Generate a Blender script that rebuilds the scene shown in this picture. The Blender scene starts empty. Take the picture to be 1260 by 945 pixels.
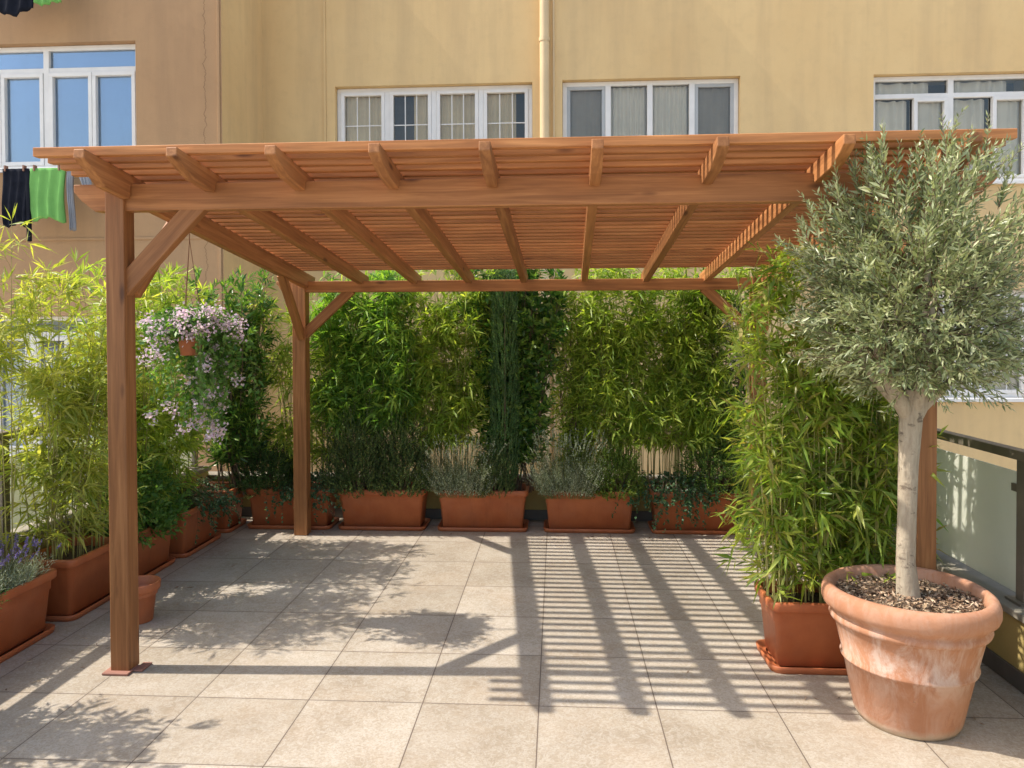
import bpy, math, random
import numpy as np
from mathutils import Vector, Matrix
random.seed(7); rng = np.random.default_rng(11)
scn = bpy.context.scene
col = scn.collection
R = math.radians

# ------------------------------------------------------------------ objects
def tag(o, label=None, cat=None, group=None, kind=None):
    if label: o['label'] = label
    if cat: o['category'] = cat
    if group: o['group'] = group
    if kind: o['kind'] = kind
    return o

def empty(name, loc=(0, 0, 0), label=None, cat=None, group=None, rz=0):
    o = bpy.data.objects.new(name, None); col.objects.link(o)
    o.location = loc; o.rotation_euler = (0, 0, rz); o.empty_display_size = .1
    return tag(o, label, cat, group)

def mesh_obj(name, V, F, mat, parent=None, smooth=False, matrix=None):
    """V world-less local coordinates (relative to the parent)"""
    me = bpy.data.meshes.new(name)
    me.from_pydata([tuple(v) for v in V], [], [tuple(f) for f in F])
    me.update()
    if mat: me.materials.append(mat)
    if smooth: me.shade_smooth()
    o = bpy.data.objects.new(name, me); col.objects.link(o)
    if parent: o.parent = parent
    if matrix is not None: o.matrix_local = matrix
    return o

def tri_obj(name, V, F, mat, parent=None, smooth=False):
    """fast path for big triangle arrays"""
    V = np.asarray(V, np.float32); F = np.asarray(F, np.int32)
    me = bpy.data.meshes.new(name)
    me.vertices.add(len(V)); me.vertices.foreach_set('co', V.ravel())
    n = F.shape[1]
    me.loops.add(F.size); me.loops.foreach_set('vertex_index', F.ravel())
    me.polygons.add(len(F)); me.polygons.foreach_set('loop_start', np.arange(0, F.size, n, dtype=np.int32))
    me.update(calc_edges=True); me.validate()
    if mat: me.materials.append(mat)
    if smooth: me.shade_smooth()
    o = bpy.data.objects.new(name, me); col.objects.link(o)
    if parent: o.parent = parent
    return o

def children(o): return [c for c in bpy.data.objects if c.parent == o]
def copy_tree(o, parent=None):
    c = o.copy(); col.objects.link(c)
    if parent: c.parent = parent
    for ch in children(o): copy_tree(ch, c)
    return c

def bevel(o, w, seg=2):
    m = o.modifiers.new('b', 'BEVEL'); m.width = w; m.segments = seg; m.limit_method = 'ANGLE'; m.angle_limit = R(40)
    m.harden_normals = False
    return o

class MB:
    def __init__(s): s.V = []; s.F = []
    def box(s, x0, x1, y0, y1, z0, z1):
        b = len(s.V)
        s.V += [(x0,y0,z0),(x1,y0,z0),(x1,y1,z0),(x0,y1,z0),(x0,y0,z1),(x1,y0,z1),(x1,y1,z1),(x0,y1,z1)]
        s.F += [(b,b+3,b+2,b+1),(b+4,b+5,b+6,b+7),(b,b+1,b+5,b+4),(b+1,b+2,b+6,b+5),(b+2,b+3,b+7,b+6),(b+3,b,b+4,b+7)]
        return s
    def quad(s, a, b, c, d):
        n = len(s.V); s.V += [a, b, c, d]; s.F.append((n, n+1, n+2, n+3)); return s
    def prism(s, poly, a0, a1, axis='x'):
        """polygon of 2-D points extruded along axis; poly coords are the two other axes in order"""
        def P(p, a):
            if axis == 'x': return (a, p[0], p[1])
            if axis == 'y': return (p[0], a, p[1])
            return (p[0], p[1], a)
        n = len(poly); b = len(s.V)
        s.V += [P(p, a0) for p in poly] + [P(p, a1) for p in poly]
        for i in range(n):
            j = (i+1) % n; s.F.append((b+i, b+j, b+n+j, b+n+i))
        s.F.append(tuple(b+i for i in reversed(range(n)))); s.F.append(tuple(b+n+i for i in range(n)))
        return s
    def rings(s, rings, close_bottom=False, close_top=False):
        b = len(s.V); n = len(rings[0])
        for r in rings: s.V += [tuple(p) for p in r]
        for k in range(len(rings)-1):
            for i in range(n):
                j = (i+1) % n
                s.F.append((b+k*n+i, b+k*n+j, b+(k+1)*n+j, b+(k+1)*n+i))
        if close_bottom: s.F.append(tuple(b+i for i in reversed(range(n))))
        if close_top: s.F.append(tuple(b+(len(rings)-1)*n+i for i in range(n)))
        return s
    def build(s, name, mat, parent=None, smooth=False): return mesh_obj(name, s.V, s.F, mat, parent, smooth)

# ------------------------------------------------------------------ materials
class NT:
    def __init__(s, name):
        s.m = bpy.data.materials.new(name); s.m.use_nodes = True
        s.t = s.m.node_tree; s.t.nodes.clear()
        s.out = s.n('ShaderNodeOutputMaterial')
    def n(s, typ, **kw):
        x = s.t.nodes.new(typ)
        for k, v in kw.items():
            if k.startswith('i_'): x.inputs[k[2:].replace('_', ' ')].default_value = v
            else: setattr(x, k, v)
        return x
    def l(s, a, b): s.t.links.new(a, b)
    def bsdf(s, base=None, rough=.6, **kw):
        b = s.n('ShaderNodeBsdfPrincipled'); b.inputs['Roughness'].default_value = rough
        for k, v in kw.items(): b.inputs[k.replace('_', ' ')].default_value = v
        if base is not None:
            if isinstance(base, tuple): b.inputs['Base Color'].default_value = (*base, 1)
            else: s.l(base, b.inputs['Base Color'])
        return b
    def coord(s, which='Object', scale=(1,1,1), jitter=False):
        c = s.n('ShaderNodeTexCoord').outputs[which]
        mp = s.n('ShaderNodeMapping'); mp.inputs['Scale'].default_value = scale
        s.l(c, mp.inputs['Vector'])
        if jitter:
            oi = s.n('ShaderNodeObjectInfo'); mu = s.n('ShaderNodeMath', operation='MULTIPLY'); mu.inputs[1].default_value = 37.
            s.l(oi.outputs['Random'], mu.inputs[0])
            cb = s.n('ShaderNodeCombineXYZ'); 
            for i in range(3): s.l(mu.outputs[0], cb.inputs[i])
            s.l(cb.outputs[0], mp.inputs['Location'])
        return mp.outputs[0]
    def noise(s, vec, scale=5, detail=4, rough=.55, dist=0):
        x = s.n('ShaderNodeTexNoise'); x.inputs['Scale'].default_value = scale; x.inputs['Detail'].default_value = detail
        x.inputs['Roughness'].default_value = rough; x.inputs['Distortion'].default_value = dist
        s.l(vec, x.inputs['Vector']); return x.outputs['Fac']
    def ramp(s, fac, stops, interp='LINEAR'):
        r = s.n('ShaderNodeValToRGB'); cr = r.color_ramp; cr.interpolation = interp
        while len(cr.elements) < len(stops): cr.elements.new(.5)
        for e, (p, c) in zip(cr.elements, stops):
            e.position = p; e.color = (*c, 1) if len(c) == 3 else c
        s.l(fac, r.inputs['Fac']); return r.outputs['Color']
    def mix(s, fac, a, b, mode='MIX'):
        m = s.n('ShaderNodeMix', data_type='RGBA', blend_type=mode)
        for v, i in ((fac, 0), (a, 6), (b, 7)):
            if isinstance(v, (int, float)): m.inputs[i].default_value = v
            elif isinstance(v, tuple): m.inputs[i].default_value = (*v, 1)
            else: s.l(v, m.inputs[i])
        return m.outputs[2]
    def math(s, op, a, b=None, c=None):
        m = s.n('ShaderNodeMath', operation=op)
        for i, v in enumerate((a, b, c)):
            if v is None: continue
            if isinstance(v, (int, float)): m.inputs[i].default_value = v
            else: s.l(v, m.inputs[i])
        return m.outputs[0]
    def bump(s, h, b, strength=.3, dist=.01):
        x = s.n('ShaderNodeBump'); x.inputs['Strength'].default_value = strength; x.inputs['Distance'].default_value = dist
        s.l(h, x.inputs['Height']); s.l(x.outputs[0], b.inputs['Normal']); return x
    def done(s, sh): s.l(sh, s.out.inputs['Surface']); return s.m

def m_wood(name='wood', k=1.0):
    t = NT(name); 
    v = t.coord('Object', (1.2, 26, 26), True)
    grain = t.noise(v, 1.6, 5, .6, .6)
    v2 = t.coord('Object', (.8, 4, 4), True)
    big = t.noise(v2, 1.3, 3)
    c = t.ramp(grain, [(.25, (.155, .058, .020)), (.5, (.335, .140, .050)), (.75, (.53, .250, .097))])
    c = t.mix(t.ramp(big, [(.3, (0,0,0)), (.75, (1,1,1))]), c, (.47, .20, .088), 'MIX') if False else t.mix(big, c, t.mix(.5, c, (.42,.185,.070)))
    # knots
    vk = t.coord('Object', (2.2, 8, 8), True)
    vo = t.n('ShaderNodeTexVoronoi'); vo.inputs['Scale'].default_value = 1.0; t.l(vk, vo.inputs['Vector'])
    kn = t.ramp(vo.outputs['Distance'], [(.05, (1,1,1)), (.13, (0,0,0))])
    c = t.mix(t.math('MULTIPLY', kn, .85), c, (.10, .035, .015))
    if k != 1: c = t.mix(1.0, c, (k, k*.98, k*.94), 'MULTIPLY')
    oi = t.n('ShaderNodeObjectInfo')
    c = t.mix(1.0, c, t.ramp(oi.outputs['Random'], [(0, (.74,.73,.72)), (1, (1.14,1.13,1.1))]), 'MULTIPLY')
    b = t.bsdf(c, .55); b.inputs['Specular IOR Level'].default_value = .35
    t.bump(grain, b, .25, .002)
    return t.done(b.outputs[0])

def m_floor():
    t = NT('tiles')
    co = t.n('ShaderNodeTexCoord').outputs['Object']
    sep = t.n('ShaderNodeSeparateXYZ'); t.l(co, sep.inputs[0])
    def edge(a, off):
        u = t.math('DIVIDE', t.math('SUBTRACT', a, off), .5)
        fr = t.math('FRACT', u); d = t.math('MINIMUM', fr, t.math('SUBTRACT', 1.0, fr))
        return d, t.math('FLOOR', u)
    dx, ix = edge(sep.outputs[0], -.0791); dy, iy = edge(sep.outputs[1], 3.1399)
    d = t.math('MINIMUM', dx, dy)
    nz = t.noise(co, 120, 2)
    dd = t.math('ADD', d, t.math('MULTIPLY', t.math('SUBTRACT', nz, .5), .002))
    joint = t.math('LESS_THAN', dd, .0046)
    cb = t.n('ShaderNodeCombineXYZ'); t.l(ix, cb.inputs[0]); t.l(iy, cb.inputs[1])
    wn = t.n('ShaderNodeTexWhiteNoise'); t.l(cb.outputs[0], wn.inputs['Vector'])
    # offset the clouding per tile
    add = t.n('ShaderNodeVectorMath', operation='MULTIPLY_ADD'); t.l(wn.outputs['Color'], add.inputs[0]); add.inputs[1].default_value = (9,9,9); t.l(co, add.inputs[2])
    cloud = t.noise(add.outputs[0], 3.2, 5, .62)
    fine = t.noise(co, 95, 3, .7)
    c = t.ramp(cloud, [(.3, (.34,.28,.21)), (.5, (.43,.365,.285)), (.72, (.52,.46,.38))])
    c = t.mix(t.math('MULTIPLY', t.ramp(fine, [(.40,(0,0,0)),(.62,(1,1,1))]), .50), c, (.25,.205,.155))
    worm = t.noise(co, 30, 4, .7, 1.2)
    c = t.mix(t.math('MULTIPLY', t.ramp(worm, [(.50,(0,0,0)),(.56,(1,1,1)),(.62,(0,0,0))]), .45), c, (.58,.545,.49))
    c = t.mix(t.math('MULTIPLY', t.ramp(t.noise(co, 2.1, 4, .6), [(.5,(0,0,0)),(.8,(1,1,1))]), .3), c, (.42,.29,.18))
    vein = t.noise(add.outputs[0], 11, 6, .7, 1.5)
    c = t.mix(t.math('MULTIPLY', t.ramp(vein, [(.5,(0,0,0)),(.56,(1,1,1)),(.62,(0,0,0))]), .30), c, (.50,.45,.39))
    c = t.mix(1.0, c, t.ramp(wn.outputs['Value'], [(0, (.88,.865,.84)), (1, (1.08,1.08,1.08))]), 'MULTIPLY')
    grime = t.noise(co, 1.1, 5, .6)
    c = t.mix(t.math('MULTIPLY', t.ramp(grime, [(.5,(0,0,0)),(.75,(1,1,1))]), .25), c, (.30,.255,.205))
    halo = t.ramp(d, [(.0, (1,1,1)), (.03, (0,0,0))])
    c = t.mix(t.math('MULTIPLY', halo, .22), c, (.25,.20,.155))
    c = t.mix(joint, c, (.14,.105,.08))
    b = t.bsdf(c, .62); b.inputs['Specular IOR Level'].default_value = .35
    h = t.math('SUBTRACT', t.math('MULTIPLY', fine, .25), joint)
    t.bump(h, b, .55, .003)
    return t.done(b.outputs[0])

def m_plaster(name, a, bcol, stain, crack=False):
    t = NT(name)
    co = t.n('ShaderNodeTexCoord').outputs['Object']
    big = t.noise(co, .55, 5, .6)
    mp = t.n('ShaderNodeMapping'); mp.inputs['Scale'].default_value = (1.6, 1.6, .16); t.l(co, mp.inputs[0])
    streak = t.noise(mp.outputs[0], 1.7, 5, .6)
    fine = t.noise(co, 60, 4, .65); mid = t.noise(co, 7, 5, .6)
    c = t.mix(t.ramp(big, [(.3,(0,0,0)),(.7,(1,1,1))]), a, bcol)
    c = t.mix(t.math('MULTIPLY', t.ramp(streak, [(.46,(0,0,0)),(.70,(1,1,1))]), .48), c, stain)
    c = t.mix(t.math('MULTIPLY', t.ramp(mid, [(.5,(0,0,0)),(.8,(1,1,1))]), .25), c, stain)
    if crack:
        sep = t.n('ShaderNodeSeparateXYZ'); t.l(co, sep.inputs[0])
        cz = t.n('ShaderNodeCombineXYZ'); t.l(sep.outputs[2], cz.inputs[2])
        w = t.noise(cz.outputs[0], 2.6, 6, .7)
        dx = t.math('ABSOLUTE', t.math('SUBTRACT', t.math('SUBTRACT', sep.outputs[0], -4.05), t.math('MULTIPLY', t.math('SUBTRACT', w, .5), .30)))
        wid = t.math('MULTIPLY_ADD', t.noise(cz.outputs[0], 8, 2), .009, .0005)
        ck = t.math('LESS_THAN', dx, wid)
        ck = t.math('MULTIPLY', ck, t.math('GREATER_THAN', sep.outputs[2], 2.2))
        c = t.mix(t.math('MULTIPLY', ck, .45), c, (.09,.055,.03))
        soft = t.ramp(dx, [(0,(1,1,1)),(.10,(0,0,0))])
        c = t.mix(t.math('MULTIPLY', soft, .12), c, (.20,.13,.075))
    b = t.bsdf(c, .85); b.inputs['Specular IOR Level'].default_value = .2
    t.bump(t.math('ADD', fine, t.math('MULTIPLY', mid, .8)), b, .35, .006)
    return t.done(b.outputs[0])

def m_simple(name, c, rough=.5, metal=0, var=.1, scale=8, spec=.5, bump=0):
    t = NT(name); v = t.coord('Object', (1,1,1), True)
    n = t.noise(v, scale, 5, .6)
    lo = tuple(x*(1-var) for x in c); hi = tuple(min(1, x*(1+var)) for x in c)
    b = t.bsdf(t.ramp(n, [(.3, lo), (.7, hi)]), rough); b.inputs['Metallic'].default_value = metal
    b.inputs['Specular IOR Level'].default_value = spec
    if bump: t.bump(t.noise(v, scale*12, 3), b, bump, .002)
    return t.done(b.outputs[0])

def m_planter():
    t = NT('planter'); v = t.coord('Object', (1,1,1), True)
    n = t.noise(v, 5, 5, .6); f = t.noise(v, 40, 3)
    c = t.ramp(n, [(.3, (.40,.110,.040)), (.7, (.52,.165,.062))])
    dust = t.math('MULTIPLY', t.ramp(t.noise(v, 2.2, 6, .7), [(.5,(0,0,0)),(.75,(1,1,1))]), .32)
    c = t.mix(dust, c, (.42,.21,.13))
    vs = t.coord('Object', (9, 9, .8), True)
    c = t.mix(t.math('MULTIPLY', t.ramp(t.noise(vs, 2, 5, .65), [(.55,(0,0,0)),(.75,(1,1,1))]), .3), c, (.17,.05,.025))
    b = t.bsdf(c, .48); b.inputs['Specular IOR Level'].default_value = .4
    t.bump(f, b, .08, .002)
    return t.done(b.outputs[0])

def m_terracotta():
    t = NT('terracotta'); v = t.coord('Object')
    n = t.noise(v, 4, 5, .6)
    c = t.ramp(n, [(.3, (.35,.155,.082)), (.7, (.49,.245,.142))])
    sep = t.n('ShaderNodeSeparateXYZ'); t.l(v, sep.inputs[0])
    vs = t.coord('Object', (7, 7, 2.2))
    lime = t.noise(vs, 1.6, 8, .72, .7)
    band = t.ramp(t.math('DIVIDE', sep.outputs[2], .55), [(0,(.5,.5,.5)), (.25,(.25,.25,.25)), (.5,(1,1,1)), (.74,(.8,.8,.8)), (.84,(.25,.25,.25)), (1,(.3,.3,.3))])
    lm = t.math('MULTIPLY', t.ramp(lime, [(.43,(0,0,0)),(.60,(1,1,1))]), band)
    c = t.mix(t.math('MULTIPLY', lm, .62), c, (.64,.53,.46))
    sc = t.noise(t.coord('Object', (14, 14, 3)), 2.0, 6, .7)
    c = t.mix(t.math('MULTIPLY', t.ramp(sc, [(.58,(0,0,0)),(.66,(1,1,1))]), .4), c, (.34,.15,.09))
    foot = t.ramp(t.math('ADD', sep.outputs[2], t.math('MULTIPLY', t.noise(v, 22, 5, .7), .05)), [(.03,(1,1,1)),(.07,(0,0,0))])
    c = t.mix(t.math('MULTIPLY', foot, .75), c, (.50,.44,.33))
    b = t.bsdf(c, .75); b.inputs['Specular IOR Level'].default_value = .25
    t.bump(t.math('ADD', t.noise(v, 60, 4), t.math('MULTIPLY', lime, 1.2)), b, .35, .004)
    return t.done(b.outputs[0])

def m_leaf(name, cols, rough=.45, trans=.35, tcol=None, spec=.4):
    """cols: 3 colours spread at random over single leaves"""
    t = NT(name)
    g = t.n('ShaderNodeNewGeometry')
    n = len(cols)
    c = t.ramp(g.outputs['Random Per Island'], [((i+.5)/n, cc) for i, cc in enumerate(cols)])
    big = t.noise(t.n('ShaderNodeTexCoord').outputs['Object'], 4.5, 3)
    c = t.mix(1.0, c, t.ramp(big, [(.3,(.78,.84,.8)),(.7,(1.16,1.1,1.05))]), 'MULTIPLY')
    b = t.bsdf(c, rough); b.inputs['Specular IOR Level'].default_value = spec
    tr = t.n('ShaderNodeBsdfTranslucent')
    tc = t.mix(1.0, c, tcol or (1.5, 1.5, .6), 'MULTIPLY'); t.l(tc, tr.inputs[0])
    mx = t.n('ShaderNodeMixShader'); mx.inputs[0].default_value = trans
    t.l(b.outputs[0], mx.inputs[1]); t.l(tr.outputs[0], mx.inputs[2])
    return t.done(mx.outputs[0])

def m_glass(name, tint=(.9,.95,.95), frost=0.0, refl=.35, alpha_dark=.0):
    t = NT(name)
    gl = t.n('ShaderNodeBsdfGlossy'); gl.inputs['Roughness'].default_value = .02; gl.inputs['Color'].default_value = (*tint, 1)
    tr = t.n('ShaderNodeBsdfTransparent'); tr.inputs['Color'].default_value = (*tint, 1)
    fr = t.n('ShaderNodeFresnel'); fr.inputs['IOR'].default_value = 1.5
    f = t.math('ADD', fr.outputs[0], refl)
    mx = t.n('ShaderNodeMixShader'); t.l(f, mx.inputs[0]); t.l(tr.outputs[0], mx.inputs[1]); t.l(gl.outputs[0], mx.inputs[2])
    return t.done(mx.outputs[0])

def m_frost():
    t = NT('frosted_glass'); co = t.n('ShaderNodeTexCoord').outputs['Object']
    n = t.noise(co, 2, 5)
    c = t.ramp(n, [(.3, (.76,.77,.66)), (.7, (.86,.86,.76))])
    b = t.bsdf(c, .25)
    tl = t.n('ShaderNodeBsdfTranslucent'); t.l(c, tl.inputs[0])
    tr = t.n('ShaderNodeBsdfTransparent'); tr.inputs[0].default_value = (.75,.82,.76,1)
    m1 = t.n('ShaderNodeMixShader'); m1.inputs[0].default_value = .30; t.l(b.outputs[0], m1.inputs[1]); t.l(tl.outputs[0], m1.inputs[2])
    m2 = t.n('ShaderNodeMixShader'); m2.inputs[0].default_value = .10; t.l(m1.outputs[0], m2.inputs[1]); t.l(tr.outputs[0], m2.inputs[2])
    return t.done(m2.outputs[0])

def m_bark():
    t = NT('olive_bark'); v = t.coord('Object', (1,1,1))
    vs = t.coord('Object', (30, 30, 7))
    n = t.noise(vs, 1.5, 6, .7, .5); sp = t.noise(t.coord('Object', (14,14,26)), 1.3, 5, .65)
    c = t.ramp(n, [(.3, (.27,.215,.155)), (.55, (.39,.325,.24)), (.8, (.48,.41,.31))])
    c = t.mix(t.math('MULTIPLY', t.ramp(sp, [(.58,(0,0,0)),(.66,(1,1,1))]), .85), c, (.13,.10,.075))
    b = t.bsdf(c, .85); b.inputs['Specular IOR Level'].default_value = .2
    t.bump(t.math('ADD', n, sp), b, .7, .006)
    return t.done(b.outputs[0])

def m_soil():
    t = NT('soil'); v = t.coord('Object')
    c = t.ramp(t.noise(v, 45, 5, .7), [(.3, (.05,.032,.02)), (.6, (.12,.08,.05)), (.8, (.22,.16,.11))])
    b = t.bsdf(c, .95); t.bump(t.noise(v, 60, 4), b, 1, .01)
    return t.done(b.outputs[0])

M = dict(
 wood=m_wood(), wood_slat=m_wood('slat_wood', 1.3), floor=m_floor(),
 plaster=m_plaster('yellow_plaster', (.67,.465,.225), (.74,.54,.275), (.49,.345,.19)),
 plaster_b=m_plaster('ochre_plaster', (.39,.24,.130), (.45,.285,.155), (.28,.18,.105), True),
 parapet=m_plaster('olive_yellow_plaster', (.44,.33,.12), (.50,.38,.15), (.36,.27,.11)),
 white=m_simple('white_frame', (.74,.72,.69), .35, 0, .06, 5),
 greyframe=m_simple('grey_frame', (.42,.43,.43), .4, 0, .05),
 sill=m_simple('shaded_stone', (.25,.225,.18), .8, 0, .15, 9, .2, .3),  # coping stone, darkened so its colour carries the shade on the ledge
 skirting=m_simple('grey_skirting', (.13,.115,.10), .55, 0, .2, 6, .4, .2),
 metal=m_simple('railing_metal', (.19,.16,.125), .45, .3, .15, 9, .5),
 frost=m_frost(),
 glass=m_glass('window_glass', (.96,.95,.92), refl=.0),
 glass_blue=m_glass('blue_window_glass', (.78,.86,.94), refl=.14),
 planter=m_planter(), terracotta=m_terracotta(), soil=m_soil(), bark=m_bark(),
 pad=m_simple('red_pad', (.34,.165,.12), .7, 0, .15, 12, .3),
 curtain=m_simple('cream_curtain', (.74,.64,.46), .9, 0, .1, 3, .1),
 blind=m_simple('pale_blind', (.80,.78,.72), .8, 0, .06, 3, .2),
 screen=m_simple('grey_screen', (.36,.34,.31), .8, 0, .08, 4, .2),
 sky_reflection=m_simple('reflected_sky_blue', (.34,.47,.60), .8, 0, .08, 2, .2),  # sheet behind the left upper panes, reflected sky painted as its colour
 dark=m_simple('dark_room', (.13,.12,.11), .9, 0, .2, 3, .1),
 pipe=m_simple('painted_pipe', (.66,.50,.29), .5, 0, .08, 3, .4),
 ground=m_simple('courtyard_concrete', (.50,.46,.40), .9, 0, .15, .6, .2),
 cloth_black=m_simple('black_cloth', (.012,.014,.022), .9, 0, .3, 9, .1, .3),
 cloth_green=m_simple('green_cloth', (.17,.40,.11), .9, 0, .1, 6, .1, .3),
 cloth_grey=m_simple('grey_cloth', (.30,.31,.34), .9, 0, .1, 6, .1, .3),
 cord=m_simple('brown_cord', (.25,.13,.07), .8),
 pegm=m_simple('peg', (.3,.15,.1), .6),
 mulch=m_leaf('bark_mulch', [(.14,.08,.045), (.38,.26,.16), (.60,.47,.34), (.24,.15,.10)], .9, .0),
 stem_g=m_simple('green_stem', (.17,.20,.06), .5, 0, .25, 9),
 stem_y=m_simple('yellow_cane', (.33,.30,.10), .45, 0, .3, 9),
 stem_b=m_simple('brown_stem', (.16,.11,.07), .8, 0, .25, 20),
 l_bamboo_y=m_leaf('yellow_bamboo_leaf', [(.28,.35,.075), (.42,.46,.11), (.56,.57,.18), (.34,.42,.095)], .45, .5, (1.5,1.45,.5)),
 l_bamboo=m_leaf('bamboo_leaf', [(.17,.27,.045), (.30,.42,.075), (.54,.60,.15), (.22,.36,.065), (.44,.54,.11)], .38, .5, (1.5,1.5,.5)),
 l_bamboo_r=m_leaf('light_bamboo_leaf', [(.15,.25,.04), (.28,.39,.065), (.54,.57,.13), (.19,.31,.05), (.40,.48,.09), (.24,.36,.06), (.38,.32,.12)], .36, .5, (1.5,1.5,.5)),
 l_bamboo_g=m_leaf('green_bamboo_leaf', [(.12,.25,.055), (.20,.37,.075), (.38,.54,.12)], .38, .48, (1.45,1.5,.5)),
 l_laurel=m_leaf('laurel_leaf', [(.05,.13,.035), (.085,.20,.045), (.17,.30,.065), (.30,.44,.09)], .3, .35, (1.4,1.5,.5), .5),
 l_dark=m_leaf('dark_leaf', [(.04,.10,.032), (.06,.14,.04), (.11,.20,.055)], .5, .3),
 l_box=m_leaf('box_leaf', [(.10,.18,.028), (.15,.26,.038), (.24,.34,.06)], .45, .3),
 l_juniper=m_leaf('juniper_leaf', [(.055,.11,.04), (.09,.16,.05), (.20,.27,.075)], .6, .2),
 l_cypress=m_leaf('cypress_leaf', [(.045,.11,.042), (.07,.155,.055), (.12,.23,.075)], .6, .2),
 l_grey=m_leaf('silver_leaf', [(.32,.37,.26), (.44,.50,.36), (.58,.62,.48)], .7, .2, (1.2,1.25,.9)),
 l_ivy=m_leaf('ivy_leaf', [(.04,.11,.05), (.08,.17,.08), (.16,.26,.14)], .4, .25),
 l_fresh=m_leaf('fresh_leaf', [(.08,.19,.045), (.12,.26,.055), (.19,.34,.08)], .45, .4),
 l_olive=m_leaf('olive_leaf', [(.17,.21,.09), (.29,.33,.16), (.52,.54,.33), (.20,.24,.11), (.38,.42,.235)], .36, .22, (1.3,1.35,.8), .5),
 f_lilac=m_leaf('lilac_petal', [(.66,.54,.70), (.80,.68,.78), (.88,.80,.84), (.78,.60,.70)], .6, .35, (1.1,1.0,1.1)),
 f_violet=m_leaf('violet_petal', [(.20,.16,.42), (.30,.24,.55), (.40,.33,.62)], .6, .3, (1.1,1.0,1.2)),
)

# ------------------------------------------------------------------ plant kit
def nrm(a): return a/np.maximum(np.linalg.norm(a, axis=-1, keepdims=True), 1e-9)

class Leaves:
    def __init__(s): s.P = []; s.D = []; s.L = []; s.W = []; s.dr = []; s.up = []
    def add(s, P, D, L, W, droop=.15, up=None):
        P = np.atleast_2d(P); n = len(P)
        s.P.append(P); s.D.append(np.broadcast_to(np.atleast_2d(D), (n,3)))
        s.L.append(np.broadcast_to(L, (n,))); s.W.append(np.broadcast_to(W, (n,))); s.dr.append(np.broadcast_to(droop, (n,)))
    def build(s, name, mat, parent, keep=None):
        P = np.concatenate(s.P); D = nrm(np.concatenate(s.D)); L = np.concatenate(s.L)[:,None]; W = np.concatenate(s.W)[:,None]; dr = np.concatenate(s.dr)[:,None]
        if keep is not None:
            k = keep(P + D*L*.6); P, D, L, W, dr = P[k], D[k], L[k], W[k], dr[k]
        n = len(P)
        rnd = rng.normal(size=(n,3)); rnd[:,2] += 1.1
        N = nrm(rnd - (rnd*D).sum(1, keepdims=True)*D)
        S = np.cross(D, N)
        dz = np.array([0,0,-1.])
        V = np.empty((n,5,3), np.float32)
        V[:,0] = P
        V[:,1] = P + D*L*.42 + S*W*.5 + dz*dr*L*.18
        V[:,2] = P + D*L*.48 - N*W*.16 + dz*dr*L*.22
        V[:,3] = P + D*L*.42 - S*W*.5 + dz*dr*L*.18
        V[:,4] = P + D*L + dz*dr*L
        b = (np.arange(n)*5)[:,None]
        F = np.concatenate([b+np.array([0,1,2]), b+np.array([0,2,3]), b+np.array([1,4,2]), b+np.array([2,4,3])], 1).reshape(-1,3)
        return tri_obj(name, V.reshape(-1,3), F, mat, parent)

class Tubes:
    def __init__(s, sides=4): s.V = []; s.F = []; s.n = 0; s.k = sides
    def add(s, pts, r0, r1):
        pts = np.asarray(pts, float); m = len(pts); k = s.k
        T = nrm(np.gradient(pts, axis=0))
        ref = np.array([.31,.95,.05]) if abs(T[0][1]) < .9 else np.array([1.,0,0])
        A = nrm(np.cross(T, ref)); B = np.cross(T, A)
        r = np.linspace(r0, r1, m) if np.isscalar(r0) else np.asarray(r0)
        a = np.linspace(0, 2*np.pi, k, endpoint=False)
        V = pts[:,None] + r[:,None,None]*(np.cos(a)[None,:,None]*A[:,None] + np.sin(a)[None,:,None]*B[:,None])
        i = np.arange(m-1)[:,None]*k; j = np.arange(k)[None]; j2 = (j+1) % k
        F = np.stack([i+j, i+j2, i+k+j2, i+k+j], -1).reshape(-1,4) + s.n
        s.V.append(V.reshape(-1,3)); s.F.append(F); s.n += m*k
    def build(s, name, mat, parent, smooth=True):
        if not s.V: return None
        return tri_obj(name, np.concatenate(s.V), np.concatenate(s.F), mat, parent, smooth)

def curve(p0, d, L, n=5, sag=0., wob=.0):
    t = np.linspace(0, 1, n)[:,None]
    P = np.asarray(p0) + nrm(np.asarray(d, float))*L*t + np.array([0,0,-1.])*sag*L*t**2
    if wob: P = P + rng.normal(size=(n,3))*wob*L*t
    return P

def rdir(up=.3, spread=1.):
    a = rng.uniform(0, 2*np.pi); v = np.array([math.cos(a)*spread, math.sin(a)*spread, up + rng.normal()*.2]); return v/np.linalg.norm(v)

def plant(name, label, cat, loc, group=None): return empty(name, loc, label, cat, group)

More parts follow.
